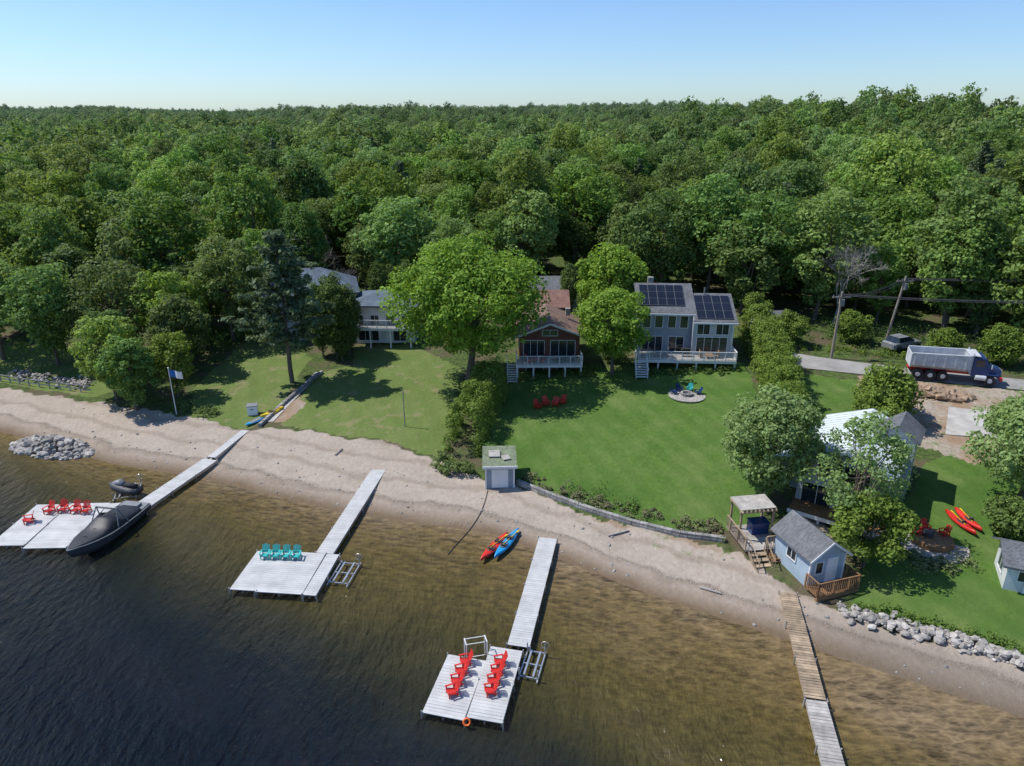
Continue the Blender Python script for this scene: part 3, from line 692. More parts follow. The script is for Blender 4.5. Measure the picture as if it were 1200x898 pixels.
def cottage(name,x,y,rz,w,d,hw,rh,wm,rm,kind='x',wins=3):
    e=empty(name,(x,y,H(x,y)-.1),rz);m=MB();walls(m,-w/2,w/2,-d/2,d/2,-1,hw,0 if kind=='h' else rh,kind);m.obj("walls",wm,e)
    m=MB()
    if kind=='h': hip(m,-w/2,w/2,-d/2,d/2,hw+.16,rh)
    else: gable(m,-w/2,w/2,-d/2,d/2,hw,rh,.4,.14,kind)
    m.obj("roof",rm,e)
    FR=MB();GL=MB()
    for i in range(wins): win(FR,GL,-w/2+w*(i+.5)/wins,-d/2,hw*.58,w/wins*.5,hw*.34,mull=2)
    win(FR,GL,w/2,0,hw*.6,1.0,1.0,'+x',2); win(FR,GL,-w/2,0,hw*.6,1.0,1.0,'-x',2)
    FR.obj("window_frames",M_white,e);GL.obj("window_glass",M_glass,e)
    m=MB();m.box((w*.1,-d/2-.06,1.0),(.9,.06,2.0));m.obj("door",M_white,e)
    return e
cottage("red_roof_cottage",3.6,84.5,0,6.0,5,3.6,1.3,M_dkred,M_rred,'x')
cottage("garage",5.5,93,.05,6,5,3.0,1.3,M_siding2,M_rgrey,'x')
cottage("small_garage",29.8,78.8,.1,3.2,3.4,2.4,.9,M_siding2,M_rgrey,'x',1)
e=cottage("slate_roof_house",-25.5,86.5,.25,11,8,5.4,2.4,M_siding,M_rblue,'h',4)
e=cottage("white_house",-15.3,84.0,-.05,7.5,6.5,4.4,1.1,M_whitesid,M_rblue,'h',4)
deck(e,-3.7,3.7,-5.0,-3.3,2.2,-.2,posts=4,rm=M_white)
FR=MB();GL=MB();win(FR,GL,-1.8,-3.25,.95,2.4,1.5,mull=3);win(FR,GL,1.6,-3.25,.95,2.4,1.5,mull=3);FR.obj("lower_frames",M_white,e);GL.obj("lower_glass",M_glass,e)
cottage("distant_house",26,128,.2,9,7,5,2,M_whitesid,M_rgrey,'x')
# --- right grey cottage with white roof
gz=H(27,46)
e=empty("white_roof_house",(25.9,47.2,gz-.6),-.62)
m=MB();walls(m,-2.9,2.9,-4.6,4.4,-1,4.1,1.2,'y');m.obj("walls",M_siding2,e)
m=MB();gable(m,-2.9,2.9,-4.6,4.4,4.1,1.2,.4,.12,'y');m.obj("roof",M_rwhite,e)
m=MB()
for i in range(18):
    y=-4.9+i*.56
    for s in(-1,1): m.beam((s*3.3,y,3.935+.15),(0,y,5.3+.15),.04,.05)
m.obj("roof_seams",M_rwhite,e)
m=MB();walls(m,1.2,3.6,.4,3.0,0,5.3,.9,'y');m.obj("dormer_walls",M_siding2,e)
m=MB();gable(m,1.2,3.6,.4,3.0,5.3,.9,.3,.12,'y');m.obj("dormer_roof",M_rgrey,e)
m=MB();walls(m,-4.8,-2.92,-2.5,4.0,-1,2.7);m.obj("side_walls",M_siding,e)
m=MB();m.box((-4.0,.75,3.0),(2.5,7.0,.12),ry=-.18);m.obj("side_roof",M_rwhite,e)
FR=MB();GL=MB()
win(FR,GL,0,-4.6,3.7,3.4,1.3,mull=4);win(FR,GL,-1.5,-4.6,1.5,2,1.7,mull=2);win(FR,GL,1.4,-4.6,1.5,2,1.7,mull=2)
for y in(-3,-.8): win(FR,GL,2.9,y,3.1,1.2,1.1,'+x',2);win(FR,GL,2.9,y,1.2,1.2,1.1,'+x',2)
win(FR,GL,2.4,.4,4.7,1.0,.9,mull=2);win(FR,GL,-4.8,0,1.7,1.6,1.0,'-x',2)
FR.obj("window_frames",M_white,e);GL.obj("window_glass",M_glass,e)
deck(e,-2.9,3.2,-6.4,-4.65,.8,-.3,mt=M_deck,rm=M_white,rail=False)
# patio / octagonal deck
x,y=28.2,39.9;z=H(x,y)
e=empty("round_patio_deck",(x,y,z))
m=MB();m.cyl((0,0,-.2),(0,0,.06),2.1,2.1,28);m.obj("paver_ring",M_paver,e)
m=MB();m.cyl((0,.2,.06),(0,.2,.42),1.35,1.35,8);m.obj("deck",M_deck,e)
m=MB();m.cyl((-.2,.4,.425),(-.2,.4,.75),.35,.35,12);m.obj("fire_table",M_dark,e)
for a in(.3,1.6,2.6): chair(x+math.cos(a)*.95,y+.2+math.sin(a)*.9,z+.42,a-math.pi/2,s=.7)
# --- boathouse shed (centre)
e=empty("boat_shed",(-1.0,49.9,H(-1,49.6)-.05),.04)
m=MB();walls(m,-1.15,1.15,-1.3,1.5,-.4,1.9);m.obj("walls",M_siding,e)
m=MB();m.box((0,.1,2.02),(2.7,3.3,.14),rx=.06);m.obj("roof",M_rgreen,e)
m=MB();m.box((0,-1.57,1.92),(2.74,.06,.2),);m.box((-1.1,-1.33,.9),(.12,.06,1.9));m.box((1.1,-1.33,.9),(.12,.06,1.9));m.box((0,-1.33,.85),(1.3,.05,1.6));m.obj("trim_and_door",M_white,e)
m=MB();m.box((-.4,.3,2.2),(.9,1.0,.08),rx=.06);m.box((.5,-.3,2.16),(.6,.7,.07),rx=.06,rz=.3);m.obj("stored_panels",M_rock,e)
# --- garden shed by wooden dock
e=empty("garden_shed",(19.1,37.9,H(19,37.9)-.02),.30)
m=MB();walls(m,-1.25,1.25,-1.5,1.9,-.3,2.1,.95,'y');m.obj("walls",M_paleb,e)
m=MB();gable(m,-1.25,1.25,-1.5,1.9,2.1,.95,.28,.1,'y');m.obj("roof",M_rgrey,e)
FR=MB();GL=MB();win(FR,GL,-.6,-1.5,1.25,.5,.8);win(FR,GL,-1.25,.2,1.3,.8,.7,'-x',2);FR.obj("window_frames",M_white,e);GL.obj("window_glass",M_glass,e)
m=MB();m.box((.35,-1.53,.95),(.8,.06,1.8));m.obj("door",M_white,e)
m=MB()
for s in(-1,1): m.beam((s*1.53,-1.79,1.93),(0,-1.79,3.07),.03,.14)
m.box((-1.26,-1.51,1.0),(.1,.08,2.0));m.box((1.26,-1.51,1.0),(.1,.08,2.0));m.obj("trim",M_white,e)
deck(e,-1.5,1.5,-2.7,-1.58,.1,-.4,mt=M_deck,rm=M_deck,posts=3)
# --- pergola deck
e=empty("pergola_deck",(16.5,41.0,H(16.5,41)),.15)
m=MB()
for i in range(16): m.box((0,-1.6+i*.19,.35),(2.7,.17,.05))
m.obj("deck_floor",M_dockgw,e)
m=MB()
for sx_ in(-1,1):
    for sy in(-.2,1): m.box((sx_*1.15,sy*1.2,1.3),(.12,.12,2.1))
m.beam((-1.3,1.2,2.38),(1.3,1.2,2.38),.08,.16);m.beam((-1.3,-.24,2.38),(1.3,-.24,2.38),.08,.16)
for i in range(9): m.box((-1.2+i*.3,.48,2.52),(.05,2.0,.12))
m.obj("pergola_frame",M_dockw,e)
m=MB();m.box((0,.55,2.64),(2.5,1.7,.04),rx=.04);m.obj("pergola_cover",M_dockgw,e)
m=MB();railing(m,[(-1.35,-1.6),(-1.35,1.3)],.37);railing(m,[(.1,-1.65),(1.35,-1.65),(1.35,-.4)],.37);m.obj("railing",M_dockw,e)
stairs(e,-.6,-1.7,-.5,.37,1.1,1.5,'-y',M_dockw)
m=MB();m.box((.5,.4,.8),(1.2,.8,.8));m.box((.5,.4,1.23),(1.3,.9,.06));m.obj("storage_bench",M_cabblue,e)
m=MB();m.box((1.0,-1.9,-.05),(1.6,1.4,.08));
for i in range(5): m.box((1.0,-1.3-i*.28,.1),(1.5,.2,.05))
m.obj("lower_deck",M_deck,e)
e=cottage("white_shed",31.6,36.2,-.4,2.4,2.6,1.9,.7,M_whitesid,M_rgrey,'x',1)
e=empty("storage_box",(-25.1,62.3,H(-25,62.3)),.2);m=MB();m.box((0,0,.45),(.9,.7,.9));m.obj("body",M_white,e);m=MB();m.box((0,0,.94),(1.0,.8,.08),rx=.05);m.obj("lid",M_grey,e);m=MB();m.box((0,-.36,.6),(.3,.04,.06));m.obj("handle",M_dark,e)
# ------------------------------------------------------------ fire pit with chairs
x,y=17.2,63.9;z=H(x,y)
e=empty("fire_pit",(x,y,z));m=MB()
for r in range(1,8):
    n=int(r*7)
    for i in range(n):
        a=2*math.pi*i/n+r*.3; m.box((math.cos(a)*r*.24,math.sin(a)*r*.24,.04),(.22,6.0*r*.24/n-.02,.08),rz=a)
m.obj("paver_circle",M_paver,e)
m=MB()
for i in range(12):
    a=2*math.pi*i/12; m.box((math.cos(a)*.5,math.sin(a)*.5,.2),(.2,.24,.28),rz=a)
m.obj("stone_ring",M_block,e)
for a in(.2,1.1,2.0,2.9): chair(x+math.cos(a)*1.2,y+math.sin(a)*1.2,z+.08,a-math.pi/2,CH_B if a!=1.1 else CH_T,.72)
for i,(x,y,r) in enumerate([(2.5,62.2,.6),(3.3,62.8,.3),(4.2,62.6,-.2),(4.9,63.0,-.5)]): chair(x,y,H(x,y),r,s=.85)
# ------------------------------------------------------------ flag pole, poles, wires
x,y=-32.7,62.6;z=H(x,y)
e=empty("flag_pole",(x,y,z));m=MB();m.cyl((0,0,-.2),(0,0,4.7),.05,.03);m.cyl((0,0,4.7),(0,0,4.82),.07,.07);m.obj("pole",M_white,e)
def flagstrip(a,b_,nm,mt):
    m=MB();R=[]
    for i in range(7):
        t=a+(b_-a)*i/6; R.append([(.05+t*1.2,.12*math.sin(t*6),4.55-.15*t),(.05+t*1.2,.12*math.sin(t*6+.4),3.85-.18*t)])
    m.loft(R,closed=False,caps=False);m.obj(nm,mt,e,smooth=True)
flagstrip(0,.45,"flag_hoist",M_blue);flagstrip(.452,1,"flag_fly",M_white)
x,y=-9.9,59.0
m=MB();m.cyl((x,y,H(x,y)-.2),(x,y,H(x,y)+3.6),.05,.04);m.torus((x,y,H(x,y)+3.3),.1,.02,8,5);m.obj("lawn_lamp_pole",M_grey)
def upole(x,y,hh,lean=0):
    z=H(x,y);e=empty("utility_pole",(x,y,z));m=MB();m.cyl((0,0,-.5),(lean,0,hh),.15,.11,10);m.obj("pole",M_wood,e)
    m=MB();m.box((lean,-.02,hh-.6),(1.9,.12,.14))
    m.obj("crossarm",M_wood,e);m=MB()
    for i in(-.85,-.3,.3,.85): m.cyl((lean+i,0,hh-.54),(lean+i,0,hh-.34),.05,.04)
    m.cyl((lean+.3,.2,hh-1.6),(lean+.3,.2,hh-.9),.2,.2,12)
    m.obj("insulators",M_grey,e);return (x+lean,y,z+hh-.35)
pA=upole(34.6,71.8,7.4);pB=upole(43,77,7.6,.9);pC=upole(70,64,8.5);
m=MB()
for a,b_ in((pA,pC),(pA,pB),(pB,(95,68,14))):
    for off in(-.85,.3,.85):
        prev=None
        for i in range(13):
            t=i/12;p=(a[0]+(b_[0]-a[0])*t,a[1]+(b_[1]-a[1])*t+off*.5,a[2]+(b_[2]-a[2])*t-1.2*4*t*(1-t)*.5)
            if prev:m.cyl(prev,p,.028,n=4,caps=False)
            prev=p
m.obj("power_lines",M_dark)
m=MB();prev=None
for i in range(15):
    t=i/14;x=-1.9-2.2*t+.35*math.sin(t*4);y=48.3-8.*t;p=(x,y,max(H(x,y),.0)+.04)
    if prev:m.cyl(prev,p,.03,n=5)
    prev=p
m.obj("water_intake_hose",M_dark)
for (x,y,a,l) in((7.5,42.2,.3,1.6),(-15,54.5,1.2,1.1),(12.4,36.2,-.5,1.3)):
    m=MB();dx,dy=math.cos(a),math.sin(a)
    m.cyl((x-dx*l/2,y-dy*l/2,H(x-dx*l/2,y-dy*l/2)+.07),(x+dx*l/2,y+dy*l/2,H(x+dx*l/2,y+dy*l/2)+.09),.1,.06,9);m.cyl((x,y,H(x,y)+.1),(x+.2,y+.25,H(x,y)+.3),.04,.02,6);m.obj("driftwood_log",M_bare)
# ------------------------------------------------------------ vehicles
def truck(x,y,rz):
    z=max(H(x-3,y+1),H(x,y),H(x+3,y-1))+.08;e=empty("dump_truck",(x,y,z),rz)
    T=MB();Hb=MB()
    for xx,dual in((-3.3,1),(-2.2,1),(-1.1,1),(2.9,0)):
        for s in(-1,1):
            w=.45 if dual else .28; yy=s*(1.0 if dual else 1.08); T.cyl((xx,yy-w/2,.5),(xx,yy+w/2,.5),.5,.5,20); Hb.cyl((xx,s*1.24,.5),(xx,s*1.26,.5),.22,.2,12)
    T.obj("tyres",M_rubber,e);Hb.obj("hubs",M_silver,e)
    m=MB();m.box((-.3,0,.85),(7.6,.8,.25));m.box((3.85,0,.7),(.2,2.3,.3))
    m.obj("chassis",M_redp,e)
    m=MB();x0,x1=-4.1,.95
    def sec(xx,zb,zt): return [(xx,-.85,zb),(xx,-1.2,zb+.35),(xx,-1.25,zt),(xx,-1.1,zt),(xx,-1.05,zb+.45),(xx,-.75,zb+.12),(xx,.75,zb+.12),(xx,1.05,zb+.45),(xx,1.1,zt),(xx,1.25,zt),(xx,1.2,zb+.35),(xx,.85,zb)]
    m.loft([sec(x0,1.1,2.55),sec(x1,1.1,2.75)],caps=False)
    m.box((x1+.03,0,2.0),(.08,2.5,1.6));m.box((x0-.02,0,1.85),(.08,2.45,1.35))
    for i in range(6): 
        for s in(-1,1): m.box((x0+.3+i*.88,s*1.26,1.98),(.12,.08,1.1))
    for s in(-1,1): m.beam((x0,s*1.2,2.6),(x1,s*1.2,2.8),.18,.1)
    m.box((1.3,0,2.85),(.9,2.3,.07));m.obj("dump_box",M_box,e)
    m=MB();m.box((-1.6,0,1.45),(4.6,1.9,.2));m.obj("box_floor",M_boxin,e)
    m=MB();m.loft([[(1.25,-1.1,.8),(1.25,1.1,.8),(1.25,1.1,2.65),(1.25,-1.1,2.65)],[(2.35,-1.1,.8),(2.35,1.1,.8),(2.3,1.05,2.65),(2.3,-1.05,2.65)],[(2.75,-1.1,.8),(2.75,1.1,.8),(2.72,1.05,1.8),(2.72,-1.05,1.8)]])
    m.loft([[(2.76,-.85,.8),(2.76,.85,.8),(2.76,.8,1.8),(2.76,-.8,1.8)],[(3.9,-.7,.8),(3.9,.7,.8),(3.8,.6,1.55),(3.8,-.6,1.55)]])
    for s in(-1,1): m.box((2.95,s*1.05,1.1),(1.2,.36,.08)); m.beam((3.5,s*1.05,1.1),(3.75,s*1.05,.75),.36,.06)
    m.obj("cab",M_cabblue,e)
    m=MB();m.add([(2.42,-.95,2.52),(2.42,.95,2.52),(2.79,.95,1.88),(2.79,-.95,1.88)],[(0,1,2,3)])
    for s in(-1,1): m.box((1.85,s*1.105,2.15),(.75,.03,.65))
    m.obj("windows",M_glass,e)
    m=MB();m.box((3.9,0,1.15),(.05,1.1,.6));
    for s in(-1,1): m.cyl((1.15,s*1.0,.9),(1.15,s*1.0,3.1),.07,.07);m.cyl((1.6,s*1.2,.75),(2.5,s*1.2,.75),.25,.25,12);m.box((2.8,s*1.3,1.95),(.06,.16,.4))
    m.obj("grille_tanks_exhausts",M_silver,e)
truck(43.9,65.4,-.34)
def car(x,y,rz,mt):
    z=H(x,y)+.05;e=empty("parked_car",(x,y,z),rz);m=MB()
    m.loft([[(xx,-w,.3),(xx,w,.3),(xx,w,t),(xx,w*.85,t+.08),(xx,-w*.85,t+.08),(xx,-w,t)] for xx,w,t in[(-2.2,.8,.75),(-1.9,.88,.9),(-.5,.9,.92),(1.2,.9,.9),(2.0,.85,.75),(2.25,.7,.55)]]);m.obj("body",mt,e)
    m=MB();m.loft([[(xx,-w,.9),(xx,w,.9),(xx,w*.85,t),(xx,-w*.85,t)] for xx,w,t in[(-1.9,.78,1.0),(-1.4,.82,1.45),(.2,.82,1.5),(1.1,.78,1.0)]]);m.obj("windows",M_glass,e)
    m=MB();m.box((-.6,0,1.49),(1.5,1.3,.05));m.obj("roof",mt,e)
    m=MB()
    for xx in(-1.4,1.4):
        for s in(-1,1): m.cyl((xx,s*.9-.1,.33),(xx,s*.9+.1,.33),.33,.33,16)
    m.obj("wheels",M_rubber,e)
car(43.5,74.5,.4,M_grey)
# ------------------------------------------------------------ rocks & walls
def rocks(name,pts,rmin,rmax,seed,mt=M_rock,squash=.7):
    rng=np.random.default_rng(seed);m=MB()
    for (x,y,z) in pts:
        r=rmin+(rmax-rmin)*rng.random()**2;R=Euler(tuple(rng.random(3)*6.3)).to_matrix();rings=[]
        for zz,rr in((-.8,.5),(-.3,1.),(.35,.95),(.85,.5)):
            ring=[]
            for i in range(7):
                a=2*math.pi*i/7;q=rr*(.75+.4*rng.random());v=R@Vector((math.cos(a)*q,math.sin(a)*q*.8,zz+.15*rng.normal()))
                ring.append((x+v.x*r,y+v.y*r,z+v.z*r*squash))
            rings.append(ring)
        m.loft(rings)
    return m.obj(name,mt)
rng=np.random.default_rng(7);P=[]
for i in range(420):
    a=rng.random()*6.283;q=rng.random()**.5;lx=math.cos(a)*q*4.2;ly=math.sin(a)*q*1.9
    x=-41.2+lx*.97-ly*.2;y=56.4+lx*-.22+ly;zz=max(H(x,y),0)+1.0*(1-q*q)*rng.random()
    P.append((x,y,zz))
rocks("rock_pile",P,.15,.5,1)
P=[]
for i in range(620):
    t=rng.random();x=19.6+t*11.5;y=np.interp(x,BX,BY)+.35+rng.normal()*.3;P.append((x,y,H(x,y)+rng.random()*.35))
rocks("riprap_wall",P,.08,.32,2)
P=[]
for i in range(160):
    x=-56+rng.random()*11;y=np.interp(x,BX,BY)+3.2+rng.normal()*.5;P.append((x,y,H(x,y)+.1+.3*rng.random()))
rocks("stone_border",P,.12,.35,3)
P=[]
for i in range(320):
    x=-45+rng.random()*75;y=np.interp(x,SX,SY)+.2+rng.random()**1.5*7.;
    if y<np.interp(x,BX,BY): P.append((x,y,H(x,y)))
rocks("beach_stones",P,.03,.15,4,M_block)
P=[]
for i in range(330):
    a=rng.random()*6.283;q=rng.random()**.6;x=39.3+math.cos(a)*q*4.2;y=62.2+math.sin(a)*q*1.3-(x-39.3)*.3 if False else 62.4+math.sin(a)*q*1.2-.3*math.cos(a)*q*4.2;P.append((x,y,H(x,y)+.8*(1-q)))
rocks("dirt_mound",P,.15,.7,6,M_soil)
m=MB();pl=[(.4,49.1),(3,47.0),(5.6,45.1),(8.6,43.2),(11.7,41.7),(14.6,40.9)]
for (a,b_) in zip(pl[:-1],pl[1:]):
    A=Vector((*a,0));B=Vector((*b_,0));L=(B-A).length;n=int(L/.5);ang=math.atan2(*(B-A).yx)
    for i in range(n):
        p=A.lerp(B,(i+.5)/n)
        for k in range(2): m.box((p.x+.02*k,p.y+.03*k,H(p.x,p.y)+.05+k*.205),(L/n-.02,.3,.2),rz=ang+random.uniform(-.03,.03))
m.obj("retaining_wall",M_block)
m=MB();pl=[(-23.6,59.6),(-22.3,66),(-20.8,72)]
for (a,b_) in zip(pl[:-1],pl[1:]):
    A=Vector((*a,0));B=Vector((*b_,0));n=int((B-A).length/.6);ang=math.atan2(*(B-A).yx)
    for i in range(n):
        p=A.lerp(B,(i+.5)/n);m.box((p.x,p.y,H(p.x,p.y)+.12),((B-A).length/n-.02,.3,.4),rz=ang)
m.obj("garden_wall",M_block)
m=MB();pts=[(-60,73),(-52,70.3),(-44,68)]
for (a,b_) in zip(pts[:-1],pts[1:]):
    for i in range(6):
        t=i/6;t2=(i+1)/6;p=(a[0]+(b_[0]-a[0])*t,a[1]+(b_[1]-a[1])*t);q=(a[0]+(b_[0]-a[0])*t2,a[1]+(b_[1]-a[1])*t2)
        z=H(*p);z2=H(*q);m.box((p[0],p[1],z+.4),(.1,.1,1.0))
        for hh in(.35,.75): m.beam((*p,z+hh),(*q,z2+hh),.05,.1)
m.obj("rail_fence",M_dockgw)
# ------------------------------------------------------------ vegetation
VAR=[]
for i in range(7):
    Ht=[13.5,15.5,12.5,16,14,11.5,17][i];R=[4.4,5.0,4.8,4.2,5.6,3.8,4.4][i]
    VAR.append(broadleaf("maple_variant_%d"%i,20+i,Ht,R,[1.2,2,.8,2.2,1.4,.7,1.5][i],[115,125,115,110,140,95,120][i],72,.34,[1.1,1.15,.95,1.05,1.25,.9,1.0][i],ML_broad,lobes=[.35,.55,.45,.35,.6,.35,.5][i]))
PINE=[pinemesh("pine_variant_0",50,17,3.8,3.5,ML_pine,1.,.34),pinemesh("spruce_variant_1",51,14,3.0,1.5,ML_pine,1.,.34,.8)]
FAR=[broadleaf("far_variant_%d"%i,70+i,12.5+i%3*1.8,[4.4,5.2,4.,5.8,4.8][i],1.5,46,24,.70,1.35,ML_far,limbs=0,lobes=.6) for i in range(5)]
def ymin(x): return np.interp(x,[-400,-90,-60,-46,-38,-31,-20,-10,10,26,34,48,60,90,300],[130,88,84,84,80,92,95,92,97,87,83,76,66,55,40])
def scatter(y0,y1,sp,seed,wide=1.25,fx=40):
    rng=np.random.default_rng(seed);out=[];y=y0
    while y<y1:
        w=y*.74*wide+fx; x=-w+rng.random()*sp
        while x<w:
            out.append((x+rng.normal()*sp*.22,y+rng.normal()*sp*.22)); x+=sp
        y+=sp*.88
    return np.array(out)
def forest(name,P,meshes,weights,seed,smin=.8,smax=1.2):
    rng=np.random.default_rng(seed);n=len(P)
    col=bpy.data.collections.new(name+"_kinds")
    for i,me_ in enumerate(meshes):
        o=bpy.data.objects.new("%s_tree_kind_%s"%(name,"abcdefghijk"[i]),me_);col.objects.link(o)
    me=bpy.data.meshes.new(name);me.vertices.add(n)
    me.vertices.foreach_set("co",np.stack([P[:,0],P[:,1],h(P[:,0],P[:,1])],1).astype(np.float32).ravel())
    vi=rng.choice(len(meshes),n,p=np.array(weights)/sum(weights))
    me.attributes.new("vidx",'INT','POINT').data.foreach_set("value",vi.astype(np.int32))
    s=smin+(smax-smin)*rng.random(n)**1.2; sc=np.stack([s*(.9+.2*rng.random(n)),s*(.9+.2*rng.random(n)),s*(.85+.28*rng.random(n))],1)
    me.attributes.new("scl",'FLOAT_VECTOR','POINT').data.foreach_set("vector",sc.astype(np.float32).ravel())
    ro=np.stack([rng.normal(size=n)*.04,rng.normal(size=n)*.04,rng.random(n)*6.28],1)
    me.attributes.new("rot",'FLOAT_VECTOR','POINT').data.foreach_set("vector",ro.astype(np.float32).ravel())
    ob=link(bpy.data.objects.new(name,me))
    ng=bpy.data.node_groups.new(name,'GeometryNodeTree')
    ng.interface.new_socket("Geometry",in_out='INPUT',socket_type='NodeSocketGeometry');ng.interface.new_socket("Geometry",in_out='OUTPUT',socket_type='NodeSocketGeometry')
    gi=ng.nodes.new("NodeGroupInput");go=ng.nodes.new("NodeGroupOutput");ip=ng.nodes.new("GeometryNodeInstanceOnPoints");ci=ng.nodes.new("GeometryNodeCollectionInfo")
    ci.inputs["Collection"].default_value=col;ci.inputs["Separate Children"].default_value=True;ci.inputs["Reset Children"].default_value=True
    def na_(nm,ty):
        q=ng.nodes.new("GeometryNodeInputNamedAttribute");q.data_type=ty;q.inputs["Name"].default_value=nm
        return [s_ for s_ in q.outputs if s_.enabled and s_.name=="Attribute"][0]
    L=ng.links.new
    L(gi.outputs[0],ip.inputs["Points"]);L(ci.outputs[0],ip.inputs["Instance"]);ip.inputs["Pick Instance"].default_value=True
    L(na_("vidx",'INT'),ip.inputs["Instance Index"]);L(na_("rot",'FLOAT_VECTOR'),ip.inputs["Rotation"]);L(na_("scl",'FLOAT_VECTOR'),ip.inputs["Scale"])
    L(ip.outputs[0],go.inputs[0])
    md=ob.modifiers.new("instances",'NODES');md.node_group=ng
    return ob
P=scatter(60,200,6.7,11,1.12); P=P[P[:,1]>ymin(P[:,0])+3]
hs=[(26,128,9),(5.5,93,5),(-25.5,87,7)]
for hx,hy,hr in hs: P=P[(P[:,0]-hx)**2+(P[:,1]-hy)**2>hr**2]
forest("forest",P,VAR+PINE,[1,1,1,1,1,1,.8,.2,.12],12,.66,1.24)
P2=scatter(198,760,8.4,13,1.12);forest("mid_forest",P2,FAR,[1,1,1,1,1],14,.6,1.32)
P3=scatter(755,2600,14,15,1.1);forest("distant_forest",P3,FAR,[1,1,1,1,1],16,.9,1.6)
big=broadleaf("big_maple",101,15.0,7.9,2.6,330,110,.27,1.2,ML_maple,trunk=.42,limbs=18,lobes=.5)
place("maple_tree",big,-4.5,68.9,1.0,.4)
t2=broadleaf("lawn_tree",102,10.0,4.1,1.6,150,110,.24,.85,ML_maple,trunk=.2);place("lawn_tree",t2,10.6,69.6,1.0)
place("lawn_tree",broadleaf("back_tree",112,11,4.6,2,140,100,.28,1.0,ML_maple,trunk=.22),12.0,82.0)
wil=broadleaf("pale_tree",103,9.4,3.5,.7,180,110,.2,.75,ML_willow,trunk=.2);place("pale_tree",wil,18.7,45.6,1.)
place("pale_tree",broadleaf("birch_tree",104,9.0,3.4,1.6,85,75,.19,.7,ML_willow,trunk=.16,limbs=18,lobes=.7),23.0,40.8,1.0)
place("pale_tree",broadleaf("birch_tree2",114,5.2,2.6,.8,80,90,.2,.65,ML_hedge,trunk=.13,limbs=10,lobes=.5),22.6,37.9,.95)
place("maple_tree",broadleaf("right_tree",105,8.4,4.2,1.2,140,80,.24,.9,ML_willow,trunk=.25,limbs=14,lobes=.6),36.6,43.9,1.)
place("maple_tree",broadleaf("right_tree2",106,6.4,3.2,.8,120,90,.25,.85,ML_broad,trunk=.18),40.0,48.5,1.)
sh=broadleaf("shrub",107,4.6,2.4,.3,90,90,.22,.6,ML_hedge,trunk=.1,lobes=.55)
for x,y,s in[(33.4,57.6,1.1),(31.3,55.3,.8),(34.5,60,.7),(46.5,71.5,.7),(51,69,.9),(31.5,76.5,.8),(38.8,76.6,.8)]: place("large_shrub",sh,x,y,s,x)
place("round_shrub",broadleaf("round_shrub",108,2.9,1.8,.1,70,110,.17,.5,ML_cedar,trunk=.08),33.3,40.2,1.)
pine=pinemesh("white_pine",52,16.2,4.6,4.6,ML_pine,1.5,.3,.62);place("pine_tree",pine,-23.4,69.6,1.,.7)
for x,y,k,s,r in[(-37.0,63.6,5,.68,0),(-40.5,66.5,2,.72,2),(-34.2,66.5,5,.62,4),(-52.2,76.0,0,.9,1),(-60,78,1,.85,3),(-45.5,77.5,4,.85,5),(-39,77,2,.85,1.5),(-36,73,5,.8,2.2),(-34.5,83,1,.85,.4),(-31.5,88.5,3,.8,2.9),(-66,84,0,1,.2),(-43,71.5,5,.7,1.1)]:
    place("maple_tree",VAR[k],x,y,s,r)
cd=broadleaf("cedar",109,9.5,1.9,.2,120,120,.17,.6,ML_cedar,flat=1.3,trunk=.12,limbs=2,lobes=.12)
for x,y,s in[(-21.9,77.0,.95),(-20.2,76.2,1.0),(-18.9,77.2,.92),(-20.8,78.6,1.02),(-19.2,75.4,.85)]: place("cedar_tree",cd,x,y,s,x*3)
for x,y,s in[(-17.5,90.5,.8),(-15.8,91,.75),(-14,91,.8),(-12.4,91.2,.75),(9.2,84,.65),(7.6,89.5,.75)]: place("cedar_tree",cd,x,y,s,x*3)
def hedge(name,pts,w,hh,seed,lm=ML_hedge,ls=.16,per=70,pr=.55,bulge=.25):
    rng=np.random.default_rng(seed);C=[];R=[]
    for (a,b_) in zip(pts[:-1],pts[1:]):
        A=np.array(a);B=np.array(b_);L=np.linalg.norm(B-A);d=(B-A)/L;nrm=np.array([-d[1],d[0]])
        n=int(L*(2*hh+w)/.36)
        for i in range(n):
            t=rng.random()*L; q=rng.random()*(2*hh+w); ww=w/2*(1+bulge*math.sin(t*2.1+seed)*.6)
            if q<hh: o,z=-ww,q
            elif q<hh+w: o,z=(q-hh-w/2)*ww*2/w,hh
            else: o,z=ww,q-hh-w
            tt=1-(z/hh)**3*.25; o*=tt; p=A+d*t+nrm*o
            zh=z*(1+.09*math.sin(t*1.7+seed*2)+.03*rng.normal())
            C.append((p[0],p[1],H(*p)+max(.15,zh-.2)));R.append(pr*(.7+.6*rng.random()))
    me=puffmesh(name,seed,C,R,per,ls,lm);return link(bpy.data.objects.new(name,me))
hedge("cedar_hedge",[(-4.3,53.6),(-3.6,58),(-2.5,63),(-2.0,66.5)],2.7,3.6,31,ls=.13,per=75,pr=.42,bulge=.12)
hedge("cedar_hedge",[(22.0,50.5),(23.6,55),(25.2,60.5),(26.2,66)],2.3,4.4,32,ls=.13,per=75,pr=.45)
hedge("cedar_hedge",[(26.3,66.4),(27.2,72),(28.0,79)],2.0,4.8,33,pr=.5)
hedge("low_hedge",[(9.5,73.5),(12.5,73.2)],1.4,2.2,34,ML_cedar)
hedge("low_hedge",[(-6.2,52.6),(-4.6,50.8),(-3.2,50.6)],1.2,.9,35,ML_broad,pr=.4)
